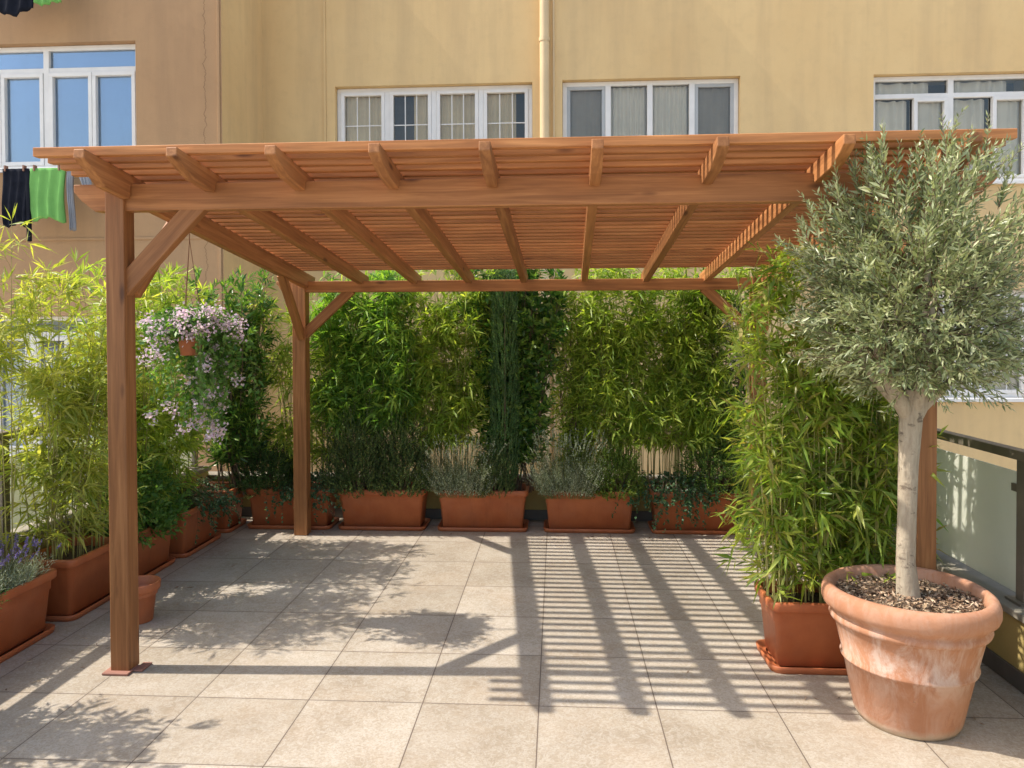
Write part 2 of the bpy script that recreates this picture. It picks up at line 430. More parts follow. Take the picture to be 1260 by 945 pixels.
def bamboo(root, rx, ry, H, nc, mat, stem, Lf=(.08,.13), wf=.12, lean=.22, zlo=.15, br=(.10,.26), nl=(6,10), every=.11, keep=None, culm_r=.004, top=.8, bias=(0,0)):
    lv = Leaves(); tb = Tubes(5); tw = Tubes(3); f1, f2, f3 = rng.uniform(0, 6, 3)
    for c in range(nc):
        b = np.array([rng.uniform(-rx, rx), rng.uniform(-ry, ry), 0.])
        h = H*rng.uniform(.62, 1.0) if c > nc*.25 else H*rng.uniform(.9, 1.04)
        ln = np.array([b[0]/max(rx,.01)*.6 + rng.normal()*.5 + bias[0], b[1]/max(ry,.01)*.3 + rng.normal()*.4 + bias[1], 0])*lean*h/1.8
        t = np.linspace(0, 1, 9)[:,None]
        pts = b + ln*t**1.7 + np.array([0,0,h])*t - np.array([0,0,1])*np.linalg.norm(ln)*.35*t**3
        tb.add(pts, culm_r*rng.uniform(.7,1.2), .0012)
        z = zlo + rng.uniform(0, .1)
        while z < h:
            tt = z/h; p = np.array([np.interp(tt, t[:,0], pts[:,i]) for i in range(3)])
            clump = math.sin(p[0]*13+f1+3*p[2])*math.sin(p[2]*10+f2) + .5*math.sin(p[0]*23+p[2]*17+f3)
            for _ in range(3 if clump > .35 else (2 if clump > -.15 else (1 if rng.random() < .35 else 0))):
                a = rng.uniform(0, 2*np.pi); u = .35 + .9*tt
                d = nrm(np.array([math.cos(a), math.sin(a), u]))
                L = rng.uniform(*br)*(1.15 - .45*tt)
                cv = curve(p, d, L, 5, rng.uniform(.15,.5)); tw.add(cv, .0012, .0006)
                n = int(rng.integers(*nl)); s = rng.uniform(.25, 1.0, n); s[0] = 1
                bp = np.stack([np.interp(s*4, np.arange(5), cv[:,i]) for i in range(3)], 1)
                td = nrm(cv[-1]-cv[0]); dd = td*.75 + rng.normal(size=(n,3))*.62 + np.array([0,0,-.22])
                Ls = rng.uniform(*Lf, n)
                lv.add(bp, dd, Ls, Ls*wf*rng.uniform(.8,1.25,n), rng.uniform(.05,.4,n))
            z += every*rng.uniform(.7,1.3)
        dd = np.array([[0,0,1.]]) + rng.normal(size=(5,3))*.4
        lv.add(np.repeat(pts[-1:],5,0), dd, rng.uniform(*Lf,5), .012, .2)
    tb.build('cane', stem, root); tw.build('twig', stem, root)
    lv.build('foliage', mat, root, keep)

def shoots(lv, tw, P0, D, L, leafL, leafW, n, ang=.7, sag=.0, start=.1, droop=.1, r=.0015, jit=.25, taper=True):
    """one shoot with n leaves set round it"""
    cv = curve(P0, D, L, 5, sag, .02); 
    if tw is not None: tw.add(cv, r, r*.5)
    s = np.linspace(start, 1, n)
    bp = np.stack([np.interp(s*4, np.arange(5), cv[:,i]) for i in range(3)], 1)
    T = nrm(cv[-1]-cv[0]); A = nrm(np.cross(T, rng.normal(size=3))); B = np.cross(T, A)
    a = np.arange(n)*2.4 + rng.uniform(0,6)
    d = T*math.cos(ang) + math.sin(ang)*(np.cos(a)[:,None]*A + np.sin(a)[:,None]*B) + rng.normal(size=(n,3))*jit
    k = (1 - .45*s) if taper else 1
    lv.add(bp, d, leafL*k*rng.uniform(.75,1.2,n), leafW*k*rng.uniform(.8,1.2,n), droop)

def shrub(root, rx, ry, H, nst, mat, stem, leafL=.09, leafW=.03, every=.16, br=(.12,.26), nl=11, ang=.8, shape='col', zlo=.1, keep=None, up=.8, thin=.012):
    """upright shrub with leafy side shoots (laurel, oleander, pittosporum)"""
    lv = Leaves(); tb = Tubes(5); tw = Tubes(3)
    for c in range(nst):
        b = np.array([rng.uniform(-rx, rx)*.35, rng.uniform(-ry, ry)*.35, 0.])
        h = H*rng.uniform(.7, 1.0)
        e = np.array([rng.uniform(-rx, rx)*.75, rng.uniform(-ry, ry)*.75, h])
        t = np.linspace(0,1,7)[:,None]; pts = b*(1-t) + e*t + rng.normal(size=(7,3))*.012*t
        tb.add(pts, thin*.5, .002)
        z = zlo
        while z < h:
            tt = z/h; p = np.array([np.interp(tt, t[:,0], pts[:,i]) for i in range(3)])
            wd = {'col': 1 - .35*tt, 'cone': 1.25*(1-tt)+.2, 'egg': .5 + 1.1*math.sin(math.pi*min(1,tt*.9+.08))}[shape]
            d = rdir(up); shoots(lv, tw, p, d, rng.uniform(*br)*wd, leafL, leafW, nl, ang, .1, .15)
            z += every/2*rng.uniform(.6,1.4)
        shoots(lv, tw, pts[-1], np.array([0,0,1.])+rng.normal(size=3)*.2, .12, leafL, leafW, nl, .6)
    tb.build('stem', stem, root); tw.build('twig', stem, root); lv.build('foliage', mat, root, keep)

def bush(root, rx, ry, H, n, mat, stem, leafL=.02, leafW=.009, sl=(.05,.1), nl=12, ang=.7, rough=.18, up=.8, low=.0):
    """dense rounded bush built from many short shoots; uneven outline"""
    lv = Leaves(); tw = Tubes(3); tb = Tubes(4)
    for i in range(n):
        a = rng.uniform(0, 2*np.pi); ph = math.acos(rng.uniform(low, 1)); r = rng.uniform(.45, 1.)**.6*(1 + rough*math.sin(3*a+1.3)*math.sin(4*ph) + rng.normal()*rough*.35)
        q = np.array([math.cos(a)*math.sin(ph)*rx, math.sin(a)*math.sin(ph)*ry, math.cos(ph)*H])*r
        d = nrm(q/np.array([rx,ry,H])) + np.array([0,0,up]) + rng.normal(size=3)*.35
        shoots(lv, tw, q, d, rng.uniform(*sl), leafL, leafW, nl, ang, 0, .0, .05, .0011)
        if i % 25 == 0: tb.add(curve((q[0]*.1, q[1]*.1, 0), q + np.array([0,0,.02]), np.linalg.norm(q), 4), .004, .0015)
    tb.build('stem', stem, root); tw.build('twig', stem, root); lv.build('foliage', mat, root)

def tuft(root, rx, ry, H, n, mat, stem, spikes=0, smat=None, leafL=.022, leafW=.0035):
    """lavender like cushion: grey shoots, thin flower stalks"""
    lv = Leaves(); tw = Tubes(3); fl = Leaves()
    for i in range(n):
        b = np.array([rng.uniform(-rx,rx)*.7, rng.uniform(-ry,ry)*.7, 0]); d = np.array([b[0]/rx*.7, b[1]/ry*.6, 1.]) + rng.normal(size=3)*.18
        shoots(lv, tw, b, d, H*rng.uniform(.35,.72), leafL, leafW, 16, .6, .0, .12, .0, .0012)
    for i in range(spikes):
        b = np.array([rng.uniform(-rx,rx)*.7, rng.uniform(-ry,ry)*.7, H*.3]); d = np.array([b[0]/rx*.55, b[1]/ry*.5, 1.]) + rng.normal(size=3)*.12
        L = H*rng.uniform(.45,.8); cv = curve(b, d, L, 4, .05); tw.add(cv, .0011, .0008)
        if smat:
            m = 26; T = nrm(cv[-1]-cv[-2]); P = cv[-1] - T*rng.uniform(0,.035,m)[:,None]
            fl.add(P, T*.5 + rng.normal(size=(m,3))*.7, rng.uniform(.006,.011,m), .006, 0)
        else:
            m = 12; T = nrm(cv[-1]-cv[-2]); P = cv[-1] - T*rng.uniform(0,.07,m)[:,None]
            lv.add(P, T + rng.normal(size=(m,3))*.4, .016, .007, 0)
    tw.build('stem', stem, root); lv.build('foliage', mat, root)
    if smat and spikes: fl.build('flowers', smat, root)

def ivy(root, n, mat, stem, width, fall=.26, out=.10, front=(0,-1), size=.022, mound=.12, depth=.12):
    """trails that rise, cross the rim and hang down; front = outward direction"""
    lv = Leaves(); tw = Tubes(3); fx, fy = front; sx, sy = -fy, fx
    for i in range(n):
        u = rng.normal()*width*.42; k = rng.random()
        p = np.array([sx*u - fx*rng.uniform(0,depth), sy*u - fy*rng.uniform(0,depth), rng.uniform(0,mound)])
        o = out*rng.uniform(.5,1.3); f = fall*rng.uniform(.15,1)**1.2*(1 if k > .35 else .25)
        e = rng.normal()*.05
        pts = np.array([p, p + np.array([fx*.05+sx*e*.3, fy*.05+sy*e*.3, .04]), np.array([fx*(o+.03)+sx*(u+e), fy*(o+.03)+sy*(u+e), .03]),
                        np.array([fx*(o+.055)+sx*(u+e*1.6), fy*(o+.055)+sy*(u+e*1.6), -f*.45]), np.array([fx*(o+.06)+sx*(u+e*2.2), fy*(o+.06)+sy*(u+e*2.2), -f])])
        tw.add(pts, .0014, .0008)
        m = 26; s = rng.uniform(0,4,m); bp = np.stack([np.interp(s, np.arange(5), pts[:,j]) for j in range(3)],1)
        d = rng.normal(size=(m,3))*.8 + np.array([fx*.7, fy*.7, -.1])
        lv.add(bp, d, size*rng.uniform(.7,1.3,m), size*.75*rng.uniform(.8,1.2,m), .2)
    tw.build('stem', stem, root); lv.build('foliage', mat, root)

# ------------------------------------------------------------------ camera, world, light
CF, CYAW, CPITCH, CROLL, CCY, CH = 913.0748, -0.06, 0.0167, -0.0035, 429.3928, 1.5757
cd = bpy.data.cameras.new('camera'); cam = bpy.data.objects.new('camera', cd); col.objects.link(cam)
Fv = Vector((math.sin(CYAW)*math.cos(CPITCH), math.cos(CYAW)*math.cos(CPITCH), -math.sin(CPITCH)))
Rv = Vector((math.cos(CYAW), -math.sin(CYAW), 0)); Uv = Rv.cross(Fv)
c_, s_ = math.cos(CROLL), math.sin(CROLL)
R2 = c_*Rv + s_*Uv; U2 = -s_*Rv + c_*Uv
mw = Matrix((R2, U2, -Fv)).transposed().to_4x4(); mw.translation = (0, 0, CH); cam.matrix_world = mw
cd.sensor_width = 36; cd.lens = CF/1260*36; cd.shift_y = -(472.5 - CCY)/1260; cd.clip_start = .05; cd.clip_end = 2000
scn.camera = cam
SUN = Vector((-.83, -.03, 1.0)).normalized()
sl = bpy.data.lights.new('sun', 'SUN'); so = bpy.data.objects.new('sun', sl); col.objects.link(so)
so.rotation_euler = (-SUN).to_track_quat('-Z', 'Y').to_euler(); so.location = (-10, 0, 12)
sl.energy = 3.5; sl.angle = R(.55); sl.color = (1, .935, .835)
w = bpy.data.worlds.new('World'); scn.world = w; w.use_nodes = True
nt = w.node_tree; sky = nt.nodes.new('ShaderNodeTexSky'); sky.sky_type = 'NISHITA'; sky.sun_disc = False
sky.sun_elevation = math.asin(SUN.z); sky.sun_rotation = math.atan2(SUN.x, SUN.y); sky.air_density = 1.2; sky.dust_density = 2.5; sky.ozone_density = .7
nt.links.new(sky.outputs[0], nt.nodes['Background'].inputs[0]); nt.nodes['Background'].inputs[1].default_value = .15
scn.view_settings.view_transform = 'Standard'; scn.view_settings.look = 'None'; scn.view_settings.exposure = .82; scn.view_settings.gamma = 1
scn.render.engine = 'CYCLES'; scn.cycles.max_bounces = 7; scn.cycles.transparent_max_bounces = 10; scn.cycles.diffuse_bounces = 4

# ------------------------------------------------------------------ setting
XL, XR, YB, YF = -3.07, 2.05, 6.36, -3.0
g = MB().quad((-300,-300,-3.3), (300,-300,-3.3), (300,300,-3.3), (-300,300,-3.3)).build('courtyard_ground', M['ground']); tag(g, kind='structure')
f = MB().box(XL-.14, XR+.14, YF, YB+.14, -3.29, 0).build('terrace_floor', M['floor']); tag(f, kind='structure')

# parapets, each with coping and skirting
def parapet(label, x0, x1, y0, y1, h, inner, group='low parapet walls round the terrace'):
    cx, cy = (x0+x1)/2, (y0+y1)/2
    r = empty('parapet_wall', (cx, cy, .0), label, 'parapet', group)
    q = MB().box(x0-cx, x1-cx, y0-cy, y1-cy, .002, h).build('wall', M['parapet'], r)
    ex, ey = (.03, 0) if inner in ('+x', '-x') else (0, .03)
    bevel(MB().box(x0-cx-ex, x1-cx+ex, y0-cy-ey, y1-cy+ey, h, h+.035).build('coping', M['sill'], r), .006)
    k = MB()
    if inner == '+x': k.box(x1-cx, x1-cx+.012, y0-cy, y1-cy, .003, .085)
    if inner == '-x': k.box(x0-cx-.012, x0-cx, y0-cy, y1-cy, .003, .085)
    if inner == '-y': k.box(x0-cx+.16, x1-cx-.16, y0-cy-.012, y0-cy, .003, .085)
    k.build('skirting', M['skirting'], r)
    return r
parapet('low yellow parapet on the left behind the long row of planters', XL-.14, XL, YF, YB, .41, '+x')
parapet('low yellow parapet on the right beside the olive pot', XR, XR+.14, YF, YB, .32, '-x')
parapet('low olive yellow parapet at the back behind the five planters', XL-.14, XR+.14, YB, YB+.14, .33, '-y')

def railing(label, x, side, y0, y1, z0, posts, glass_top, rail_z):
    r = empty('glass_railing', (x, 0, z0), label, 'railing', 'glass railings on the side parapets')
    bevel(MB().box(-.03, .03, y0, y1, rail_z-z0-.045, rail_z-z0).build('top_rail', M['metal'], r), .004)
    for y in posts:
        p = bevel(MB().box(-.02, .02, y-.03, y+.03, 0, rail_z-z0-.045).build('post', M['metal'], r), .003)
        MB().box(-.05, .05, y-.06, y+.06, .001, .012).build('foot_plate', M['metal'], p)
        MB().box(-.035*side, .0, y+.03, y+.075, glass_top-z0-.06, glass_top-z0-.03).build('clamp', M['metal'], p) if False else None
        for s in (-1, 1):
            a, b = sorted((y+s*.03, y+s*.075))
            MB().box(-.016, .016, a, b, glass_top-z0-.09, glass_top-z0-.055).build('clamp', M['metal'], p)
    ps = [y0-.05] + list(posts) + [y1+.05]
    for a, b in zip(ps[:-1], ps[1:]):
        if b-a < .2: continue
        bevel(MB().box(-.005, .005, a+.055, b-.055, .03, glass_top-z0).build('glass_panel', M['frost'], r), .001, 1)
    return r
railing('frosted glass railing with dark metal rail on the right parapet', XR+.07, -1, -2.95, 6.3, .355, [-2.0,-.65,.7,2.1,3.49,4.9,6.25], .945, 1.05)
railing('frosted glass railing with dark metal rail on the left parapet behind bamboo', XL-.07, 1, -2.95, 6.3, .445, [-1.4,0.,1.35,2.7,4.02,5.3,6.25], .90, 1.045)

# ------------------------------------------------------------------ apartment building
bl = empty('apartment_building', (0, 9.6, -3.3), 'long apartment building with yellow and ochre plaster and white framed windows behind the terrace', 'building')
OY, OZ = 9.6, -3.3
def wall_holes(name, mat, x0, x1, z0, z1, y, holes, depth=.20):
    xs = sorted({x0, x1, *[h[0] for h in holes], *[h[1] for h in holes]}); zs = sorted({z0, z1, *[h[2] for h in holes], *[h[3] for h in holes]})
    m = MB(); Y = y-OY
    for a, b in zip(xs[:-1], xs[1:]):
        for c, d in zip(zs[:-1], zs[1:]):
            mx, mz = (a+b)/2, (c+d)/2
            if any(h[0] < mx < h[1] and h[2] < mz < h[3] for h in holes): continue
            m.quad((a,Y,c-OZ), (b,Y,c-OZ), (b,Y,d-OZ), (a,Y,d-OZ))
    for a, b, c, d in holes:
        c -= OZ; d -= OZ; D = Y+depth
        m.quad((a,Y,c),(a,Y,d),(a,D,d),(a,D,c)); m.quad((b,Y,d),(b,Y,c),(b,D,c),(b,D,d))
        m.quad((a,Y,d),(b,Y,d),(b,D,d),(a,D,d)); m.quad((a,Y,c),(a,D,c),(b,D,c),(b,Y,c))
    # thickness: top, back
    m.quad((x0,Y,z1-OZ),(x1,Y,z1-OZ),(x1,Y+6,z1-OZ),(x0,Y+6,z1-OZ))
    return m.build(name, mat, bl)
WA = (-2.885,-.303,3.49,4.85); WB = (.083,2.33,3.49,4.865); WC = (3.971,5.93,3.49,4.84)
WAl = (-2.885,-.303,.785,1.93); WCl = (4.0,5.93,.785,2.14)
LU = (-7.16,-4.875,3.57,5.03); LL = (-7.16,-5.32,.19,1.84)
WD = (8.1,10.4,3.49,4.85)
wall_holes('wall', M['plaster'], -3.85, 16, -3.3, 8.2, 9.6, [WA,WB,WC,WCl,WD])
wall_holes('wing_wall', M['plaster_b'], -16, -3.85, -3.3, 8.2, 8.4, [LU,LL])
MB().quad((-3.85,-1.2,0),(-3.85,0,0),(-3.85,0,11.5),(-3.85,-1.2,11.5)).build('wing_return', M['plaster'], bl)
# pilaster strips, joint line, string course
MB().box(-3.03, -3.0, -.018, -.002, 0, 11.4).build('pilaster_edge', M['plaster'], bl)
bevel(MB().box(-3.90, -3.868, -1.216, -1.202, 0, 11.4).build('corner_joint', M['plaster_b'], bl), .004)
bevel(MB().box(-16, -3.92, -1.212, -1.202, 6.02, 6.05).build('string_course', M['plaster_b'], bl), .004)

def muntins(m, x0, x1, z0, z1, y, nx, nz, w=.012):
    for i in range(1, nx): c = x0+(x1-x0)*i/nx; m.box(c-w/2, c+w/2, y-.006, y+.006, z0, z1)
    for i in range(1, nz): c = z0+(z1-z0)*i/nz; m.box(x0, x1, y-.0061, y+.0061, c-w/2, c+w/2)
def frame_ring(m, x0, x1, z0, z1, y0, y1, w):
    m.box(x0, x1, y0, y1, z0, z0+w); m.box(x0, x1, y0, y1, z1-w, z1); m.box(x0, x0+w, y0, y1, z0+w, z1-w); m.box(x1-w, x1, y0, y1, z0+w, z1-w)
def folds(x0, x1, z0, z1, y, n, amp):
    V = []; F = []; k = n*8
    for i in range(k+1):
        u = i/k; x = x0+(x1-x0)*u; yy = y + amp*math.sin(u*n*2*math.pi + 1.3*math.sin(u*9)) 
        V += [(x, yy, z0), (x, yy, z1)]
    for i in range(k): F.append((2*i, 2*i+2, 2*i+3, 2*i+1))
    return V, F
def window(hole, wy, cells, glass, transom=None, modules=None, sill=True, fw=.055):
    """cells: list of (x0,x1,z0,z1,kind,muntins,cover) in wall metres"""
    x0, x1, z0, z1 = hole; y = wy-OY+.04; z0 -= OZ; z1 -= OZ; fy0, fy1 = y+.05, y+.11
    m = MB(); frame_ring(m, x0+.003, x1-.003, z0+.003, z1-.003, fy0, fy1, fw)
    for c in (modules or []): m.box(c-.035, c+.035, fy0-.003, fy1-.002, z0+fw, z1-fw)
    if transom: 
        ms = [x0+fw] + [c for c in (modules or [])] + [x1-fw]
        m.box(x0+fw, x1-fw, fy0+.002, fy1-.003, transom-OZ-.03, transom-OZ+.03)
    w_ = bevel(m.build('window', M['white'], bl), .004, 1)
    for (a, b, c, d, kind, mun, cover) in cells:
        c -= OZ; d -= OZ
        fm = M['greyframe'] if kind == 'screen' else M['white']
        if kind != 'fixed':
            s = MB(); frame_ring(s, a, b, c, d, fy0-.012 if kind == 'sash' else fy0+.01, fy1-.006, .045)
            sh = bevel(s.build('sash', fm, w_), .003, 1); i = .045
        else: i = 0
        if mun:
            q = MB(); muntins(q, a+i, b-i, c+i, d-i, y+.078, *mun); q.build('muntin', M['white'], w_)
        MB().box(a+i*.8, b-i*.8, y+.085, y+.091, c+i*.8, d-i*.8).build('pane', glass, w_)
        if cover:
            mat, n, amp, f0, f1 = cover
            V, F = folds(a+(b-a)*f0, a+(b-a)*f1, c, d, y+.135+amp, n, amp); mesh_obj('curtain', V, F, M[mat], w_, True)  # in the left upper window this sheet is painted sky reflection, no curtain
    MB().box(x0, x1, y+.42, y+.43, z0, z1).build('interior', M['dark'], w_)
    e = MB()
    e.box(x0-.01, x0, y+.16, y+.43, z0, z1); e.box(x1, x1+.01, y+.16, y+.43, z0, z1); e.box(x0, x1, y+.16, y+.43, z1, z1+.01); e.box(x0, x1, y+.16, y+.43, z0-.01, z0)
    e.build('reveal', M['curtain'], w_)
    if sill: bevel(MB().box(x0-.04, x1+.04, y-.085, y+.06, z0-.045, z0+.002).build('sill', M['white'], w_), .006)
    return w_
def cells4(h, kinds, mun, covers, edge=.055, gap=.035):
    x0, x1, z0, z1 = h; n = len(kinds); a0 = x0+edge; W = (x1-x0-2*edge)/n; out = []
    for i, k in enumerate(kinds):
        out.append((a0+i*W+(gap if i else .002), a0+(i+1)*W-(gap if i < n-1 else .002), z0+edge, z1-edge, k, mun, covers[i]))
    return out
for h, wy in ((WA, 9.6),):
    x0, x1 = h[0]+.055, h[1]-.055; W = (x1-x0)/4
    window(h, wy, cells4(h, ['sash']*4, (3,3), [('curtain',6,.012,0,1), ('curtain',3,.012,.55,1), ('curtain',6,.012,0,1), ('curtain',5,.012,0,.72)]), M['glass'], None, [x0+W, x0+2*W, x0+3*W])
x0, x1 = WB[0]+.055, WB[1]-.055; W = (x1-x0)/4
window(WB, 9.6, cells4(WB, ['screen','fixed','fixed','screen'], None, [('screen',4,.006,0,1), ('blind',6,.02,0,1), ('blind',7,.014,0,1), ('screen',4,.006,0,1)]), M['glass'], None, [x0+W, x0+2*W, x0+3*W])
def window_c(h, tz):
    x0, x1, z0, z1 = h; mid = (x0+x1)/2; cs = []
    for a, b in ((x0+.055, mid-.035), (mid+.035, x1-.055)):
        cs.append((a, b, tz+.03, z1-.055, 'fixed', None, ('blind', 4, .03, 0, .8)))
        m_ = (a+b)/2
        cs.append((a, m_-.0, z0+.055, tz-.03, 'fixed', None, ('blind', 3, .03, .0, 1)))
        cs.append((m_+.03, b, z0+.055, tz-.03, 'sash', None, ('blind', 2, .02, .1, 1)))
    window(h, 9.6, cs, M['glass'], tz, [mid])
window_c(WC, 4.59); window_c(WD, 4.59)
window(WCl, 9.6, cells4(WCl, ['sash']*3, (3,3), [('blind',4,.01,0,1)]*3), M['glass'], None, None)
def window_left(h, tz, cover):
    x0, x1, z0, z1 = h; mid = x1-1.145 if x1 > -5 else (x0+x1)/2; cs = []
    for a, b in ((x0+.055, mid-.035), (mid+.035, x1-.055)):
        cs.append((a, b, tz+.03, z1-.055, 'fixed', None, (cover, 2, .004, 0, 1)))
        m_ = (a+b)/2
        cs.append((a+.002, m_-.002, z0+.055, tz-.03, 'sash', None, (cover, 2, .004, 0, 1)))
        cs.append((m_+.002, b-.002, z0+.055, tz-.03, 'sash', None, (cover, 2, .004, 0, 1)))
    window(h, 8.4, cs, M['glass_blue'], tz, [mid])
window_left(LU, 4.74, 'sky_reflection')  # blue backing stands in for sky mirrored in the panes
window_left(LL, 1.62, 'screen')
# drainpipe with a thin cable pipe next to it
def pipe(name, x, y, z0, z1, r, parent, mat):
    t = Tubes(12); t.add([(x,y,z) for z in np.linspace(z0, z1, 5)], r, r); return t.build(name, mat, parent)
dp = pipe('drainpipe', -.145, -.075, 0, 11.5, .062, bl, M['pipe'])
for z in (2.4, 5.3, 8.63, 10.9): t = Tubes(12); t.add([(-.145,-.075,z), (-.145,-.075,z+.05)], .070, .070); t.build('bracket', M['pipe'], dp)
pipe('cable_conduit', -.03, -.018, 0, 11.5, .014, bl, M['pipe'])

# laundry: line and clothes in front of the ochre wing
def clothesline(x0, x1, y, z, label):
    r = empty('clothesline', ((x0+x1)/2, 8.38, z), label, 'clothesline', 'clotheslines under the windows of the ochre wing')
    hx = (x1-x0)/2
    for s in (-1, 1):
        t = Tubes(5); t.add([(s*hx, 0, -.12), (s*hx, y-8.38, 0)], .010, .010); t.add([(s*hx, 0, 0.0), (s*hx, y-8.40, 0)], .010, .010); t.build('bracket', M['white'], r)
    for d in (0, .14):
        t = Tubes(4); t.add([(-hx, y-8.38+d, .004), (0, y-8.38+d, -.01), (hx, y-8.38+d, .004)], .004, .004); t.build('line', M['cloth_grey'], r)
def garment(name, label, cat, mat, x0, x1, y, ztop, zbot, seed=0, taper=.0, ragged=.02, sleeve=None):
    rs = np.random.default_rng(seed); nx, nz = 16, 18; cx = (x0+x1)/2; wx = (x1-x0)
    V = []; F = []
    for side in (0, 1):
        for j in range(nz+1):
            v = j/nz
            for i in range(nx+1):
                u = i/nx-.5; wd = wx*(1-taper*v)
                x = u*wd + .012*math.sin(v*5+seed)
                z = -(ztop-zbot)*v + ragged*math.sin(u*7+seed)*v*(1+.5*math.sin(u*17)) - .015*math.cos(u*math.pi*6)*(1-v)*0
                yy = (.012 if side else -.012)*(1-.3*v) + .014*math.sin(u*20+seed+v*2)*(.3+v) 
                V.append((x, yy, z))
    n = (nx+1)*(nz+1)
    for s in (0, 1):
        for j in range(nz):
            for i in range(nx):
                a = s*n + j*(nx+1)+i; q = (a, a+1, a+nx+2, a+nx+1); F.append(q if s == 0 else q[::-1])
    for i in range(nx): F.append((i, n+i, n+i+1, i+1)); a = nz*(nx+1)+i; F.append((a, a+1, n+a+1, n+a))
    for j in range(nz):
        a = j*(nx+1); F.append((a, a+nx+1, n+a+nx+1, n+a)); b = a+nx; F.append((b, n+b, n+b+nx+1, b+nx+1))
    r = empty(name, (cx, y, ztop), label, cat, 'laundry on the clotheslines')
    mesh_obj('cloth', V, F, mat, r, True)
    for s in (-.36, .36): MB().box(s*wx-.008, s*wx+.008, -.025, .025, -.03, .035).build('peg', M['pegm'], r)
    if sleeve:
        sx, w2, z2 = sleeve; bevel(MB().box(sx-cx-w2/2, sx-cx+w2/2, -.022, .016, z2-ztop, -.02).build('sleeve', mat, r), .01)
    return r
clothesline(-7.0, -5.1, 8.0, 3.475, 'clothesline carrying the green cloth below the large blue left window')
garment('shirt', 'black shirt hanging by its hem left of the green cloth', 'shirt', M['cloth_black'], -6.2, -5.9, 8.0, 3.475, 2.84, 1, .12, .02, (-5.895, .045, 2.66))
garment('towel', 'bright green cloth hanging on the line below the blue window', 'towel', M['cloth_green'], -5.875, -5.475, 8.0, 3.475, 2.90, 2, .06, .03)
garment('trousers', 'narrow grey garment hanging right of the green cloth', 'trousers', M['cloth_grey'], -5.44, -5.37, 8.0, 3.475, 2.78, 3, .1, .01)
garment('sock', 'short pale grey sock at the right end of the line', 'sock', M['cloth_grey'], -5.30, -5.17, 8.0, 3.42, 3.20, 4, .3, .01)
clothesline(-7.0, -5.1, 8.0, 5.95, 'upper clothesline at the top left edge of the picture')
garment('dark_garment', 'dark bunched garment on the upper line at the top left corner', 'garment', M['cloth_black'], -6.3, -5.80, 8.0, 5.95, 5.21, 5, .0, .035)
garment('light_garment', 'pale green garment hanging beside the dark one on the upper line', 'garment', M['cloth_green'], -5.78, -5.47, 8.0, 5.95, 5.30, 6, .0, .02)

# ------------------------------------------------------------------ pergola
pg = empty('pergola', (-.17, 4.6, 0), 'large reddish brown wooden pergola with slatted roof standing in the middle of the terrace', 'pergola')
PO = Vector((-.17, 4.6, 0))
def beam(name, p0, p1, w, h, parent=pg, bv=.004, endcut=0, roll=0):
    """box beam, local X along its length; w sideways, h upwards"""
    p0, p1 = Vector(p0), Vector(p1); d = (p1-p0); L = d.length; X = d.normalized()
    up = Vector((0,0,1)) if abs(X.z) < .95 else Vector((0,-1,0))
    Yv = up.cross(X).normalized(); Z = X.cross(Yv)
    mt = Matrix((X, Yv, Z)).transposed().to_4x4(); mt.translation = p0 - PO
    m = MB(); c = endcut
    m.prism([(0,-h/2+0), (L,-h/2), (L,h/2), (0,h/2)] if not c else
            [(0,h/2-c*.35) , (0, h/2), (L, h/2), (L, h/2-c*.35), (L-c*.35, h/2-c*.75), (L-c,-h/2), (c,-h/2), (c*.35, h/2-c*.75)][::-1], -w/2, w/2, 'y')
    o = mesh_obj(name, m.V, m.F, M['wood'], parent, False, mt); bevel(o, bv); return o
S = -.105
def ztop(y): return 2.362 + S*(y-3.1)
FY, RY = 3.39, 5.80
# posts
PX = (-2.053, 1.643)
post = []
for x, y, wd, top in ((-2.053, FY, .09, 2.30), (1.648, FY+.055, .085, 2.30), (-2.035, RY+.01, .105, 2.03), (1.545, RY+.01, .105, 2.03)):
    p = beam('post', (x, y, 0.006 if y < 4 else .002), (x, y, top), wd, wd); post.append(p)
for k, (x, y) in enumerate(((-2.053, FY), )):
    bevel(MB().box(x-.07-PO.x, x+.055-PO.x, y-.075-PO.y, y+.02-PO.y, .001, .012).build('foot_pad', M['pad'], pg), .003)
    bevel(MB().box(x+.056-PO.x, x+.10-PO.x, y-.03-PO.y, y+.06-PO.y, .001, .010).build('foot_pad', M['pad'], pg), .003)
# front and rear beams (lapped into the posts, a little behind their faces)
beam('front_beam', (-2.26, FY+.002, 2.232), (1.92, FY+.002, 2.232), .058, .126, endcut=.10)
beam('rear_beam', (-2.22, RY, 1.975), (1.72, RY, 1.975), .06, .088, endcut=.05)
# rafters
FX = [-2.0, -1.60, -1.18, -.745, -.29, .167, .665, 1.156, 1.638]
BX = [-1.985, -1.54, -1.11, -.68, -.25, .22, .69, 1.15, 1.575]
for i, (a, b) in enumerate(zip(FX, BX)):
    dp_ = .115 if i in (0, 8) else .088
    y0, y1 = 3.015, 5.95; L = y1-y0
    # profile in (length, height): tip blunt, underside chamfered
    poly = [(0,0), (0,-.040), (.05,-.062), (.16,-dp_), (.342,-dp_), (.342,-.05), (.41,-.05), (.41,-dp_), (L-.10,-dp_), (L,-.05), (L,0)]
    d = Vector((b-a, L, S*L)); X = d.normalized(); Yv = Vector((0,0,1)).cross(X).normalized(); Z = X.cross(Yv)
    mt = Matrix((X, Yv, Z)).transposed().to_4x4(); mt.translation = Vector((a, y0, ztop(y0))) - PO
    m = MB(); m.prism([(p[0]*d.length/L, p[1]) for p in poly][::-1], -.0240, .0240, 'y')
    o = mesh_obj('rafter', m.V, m.F, M['wood'], pg, False, mt); bevel(o, .004)
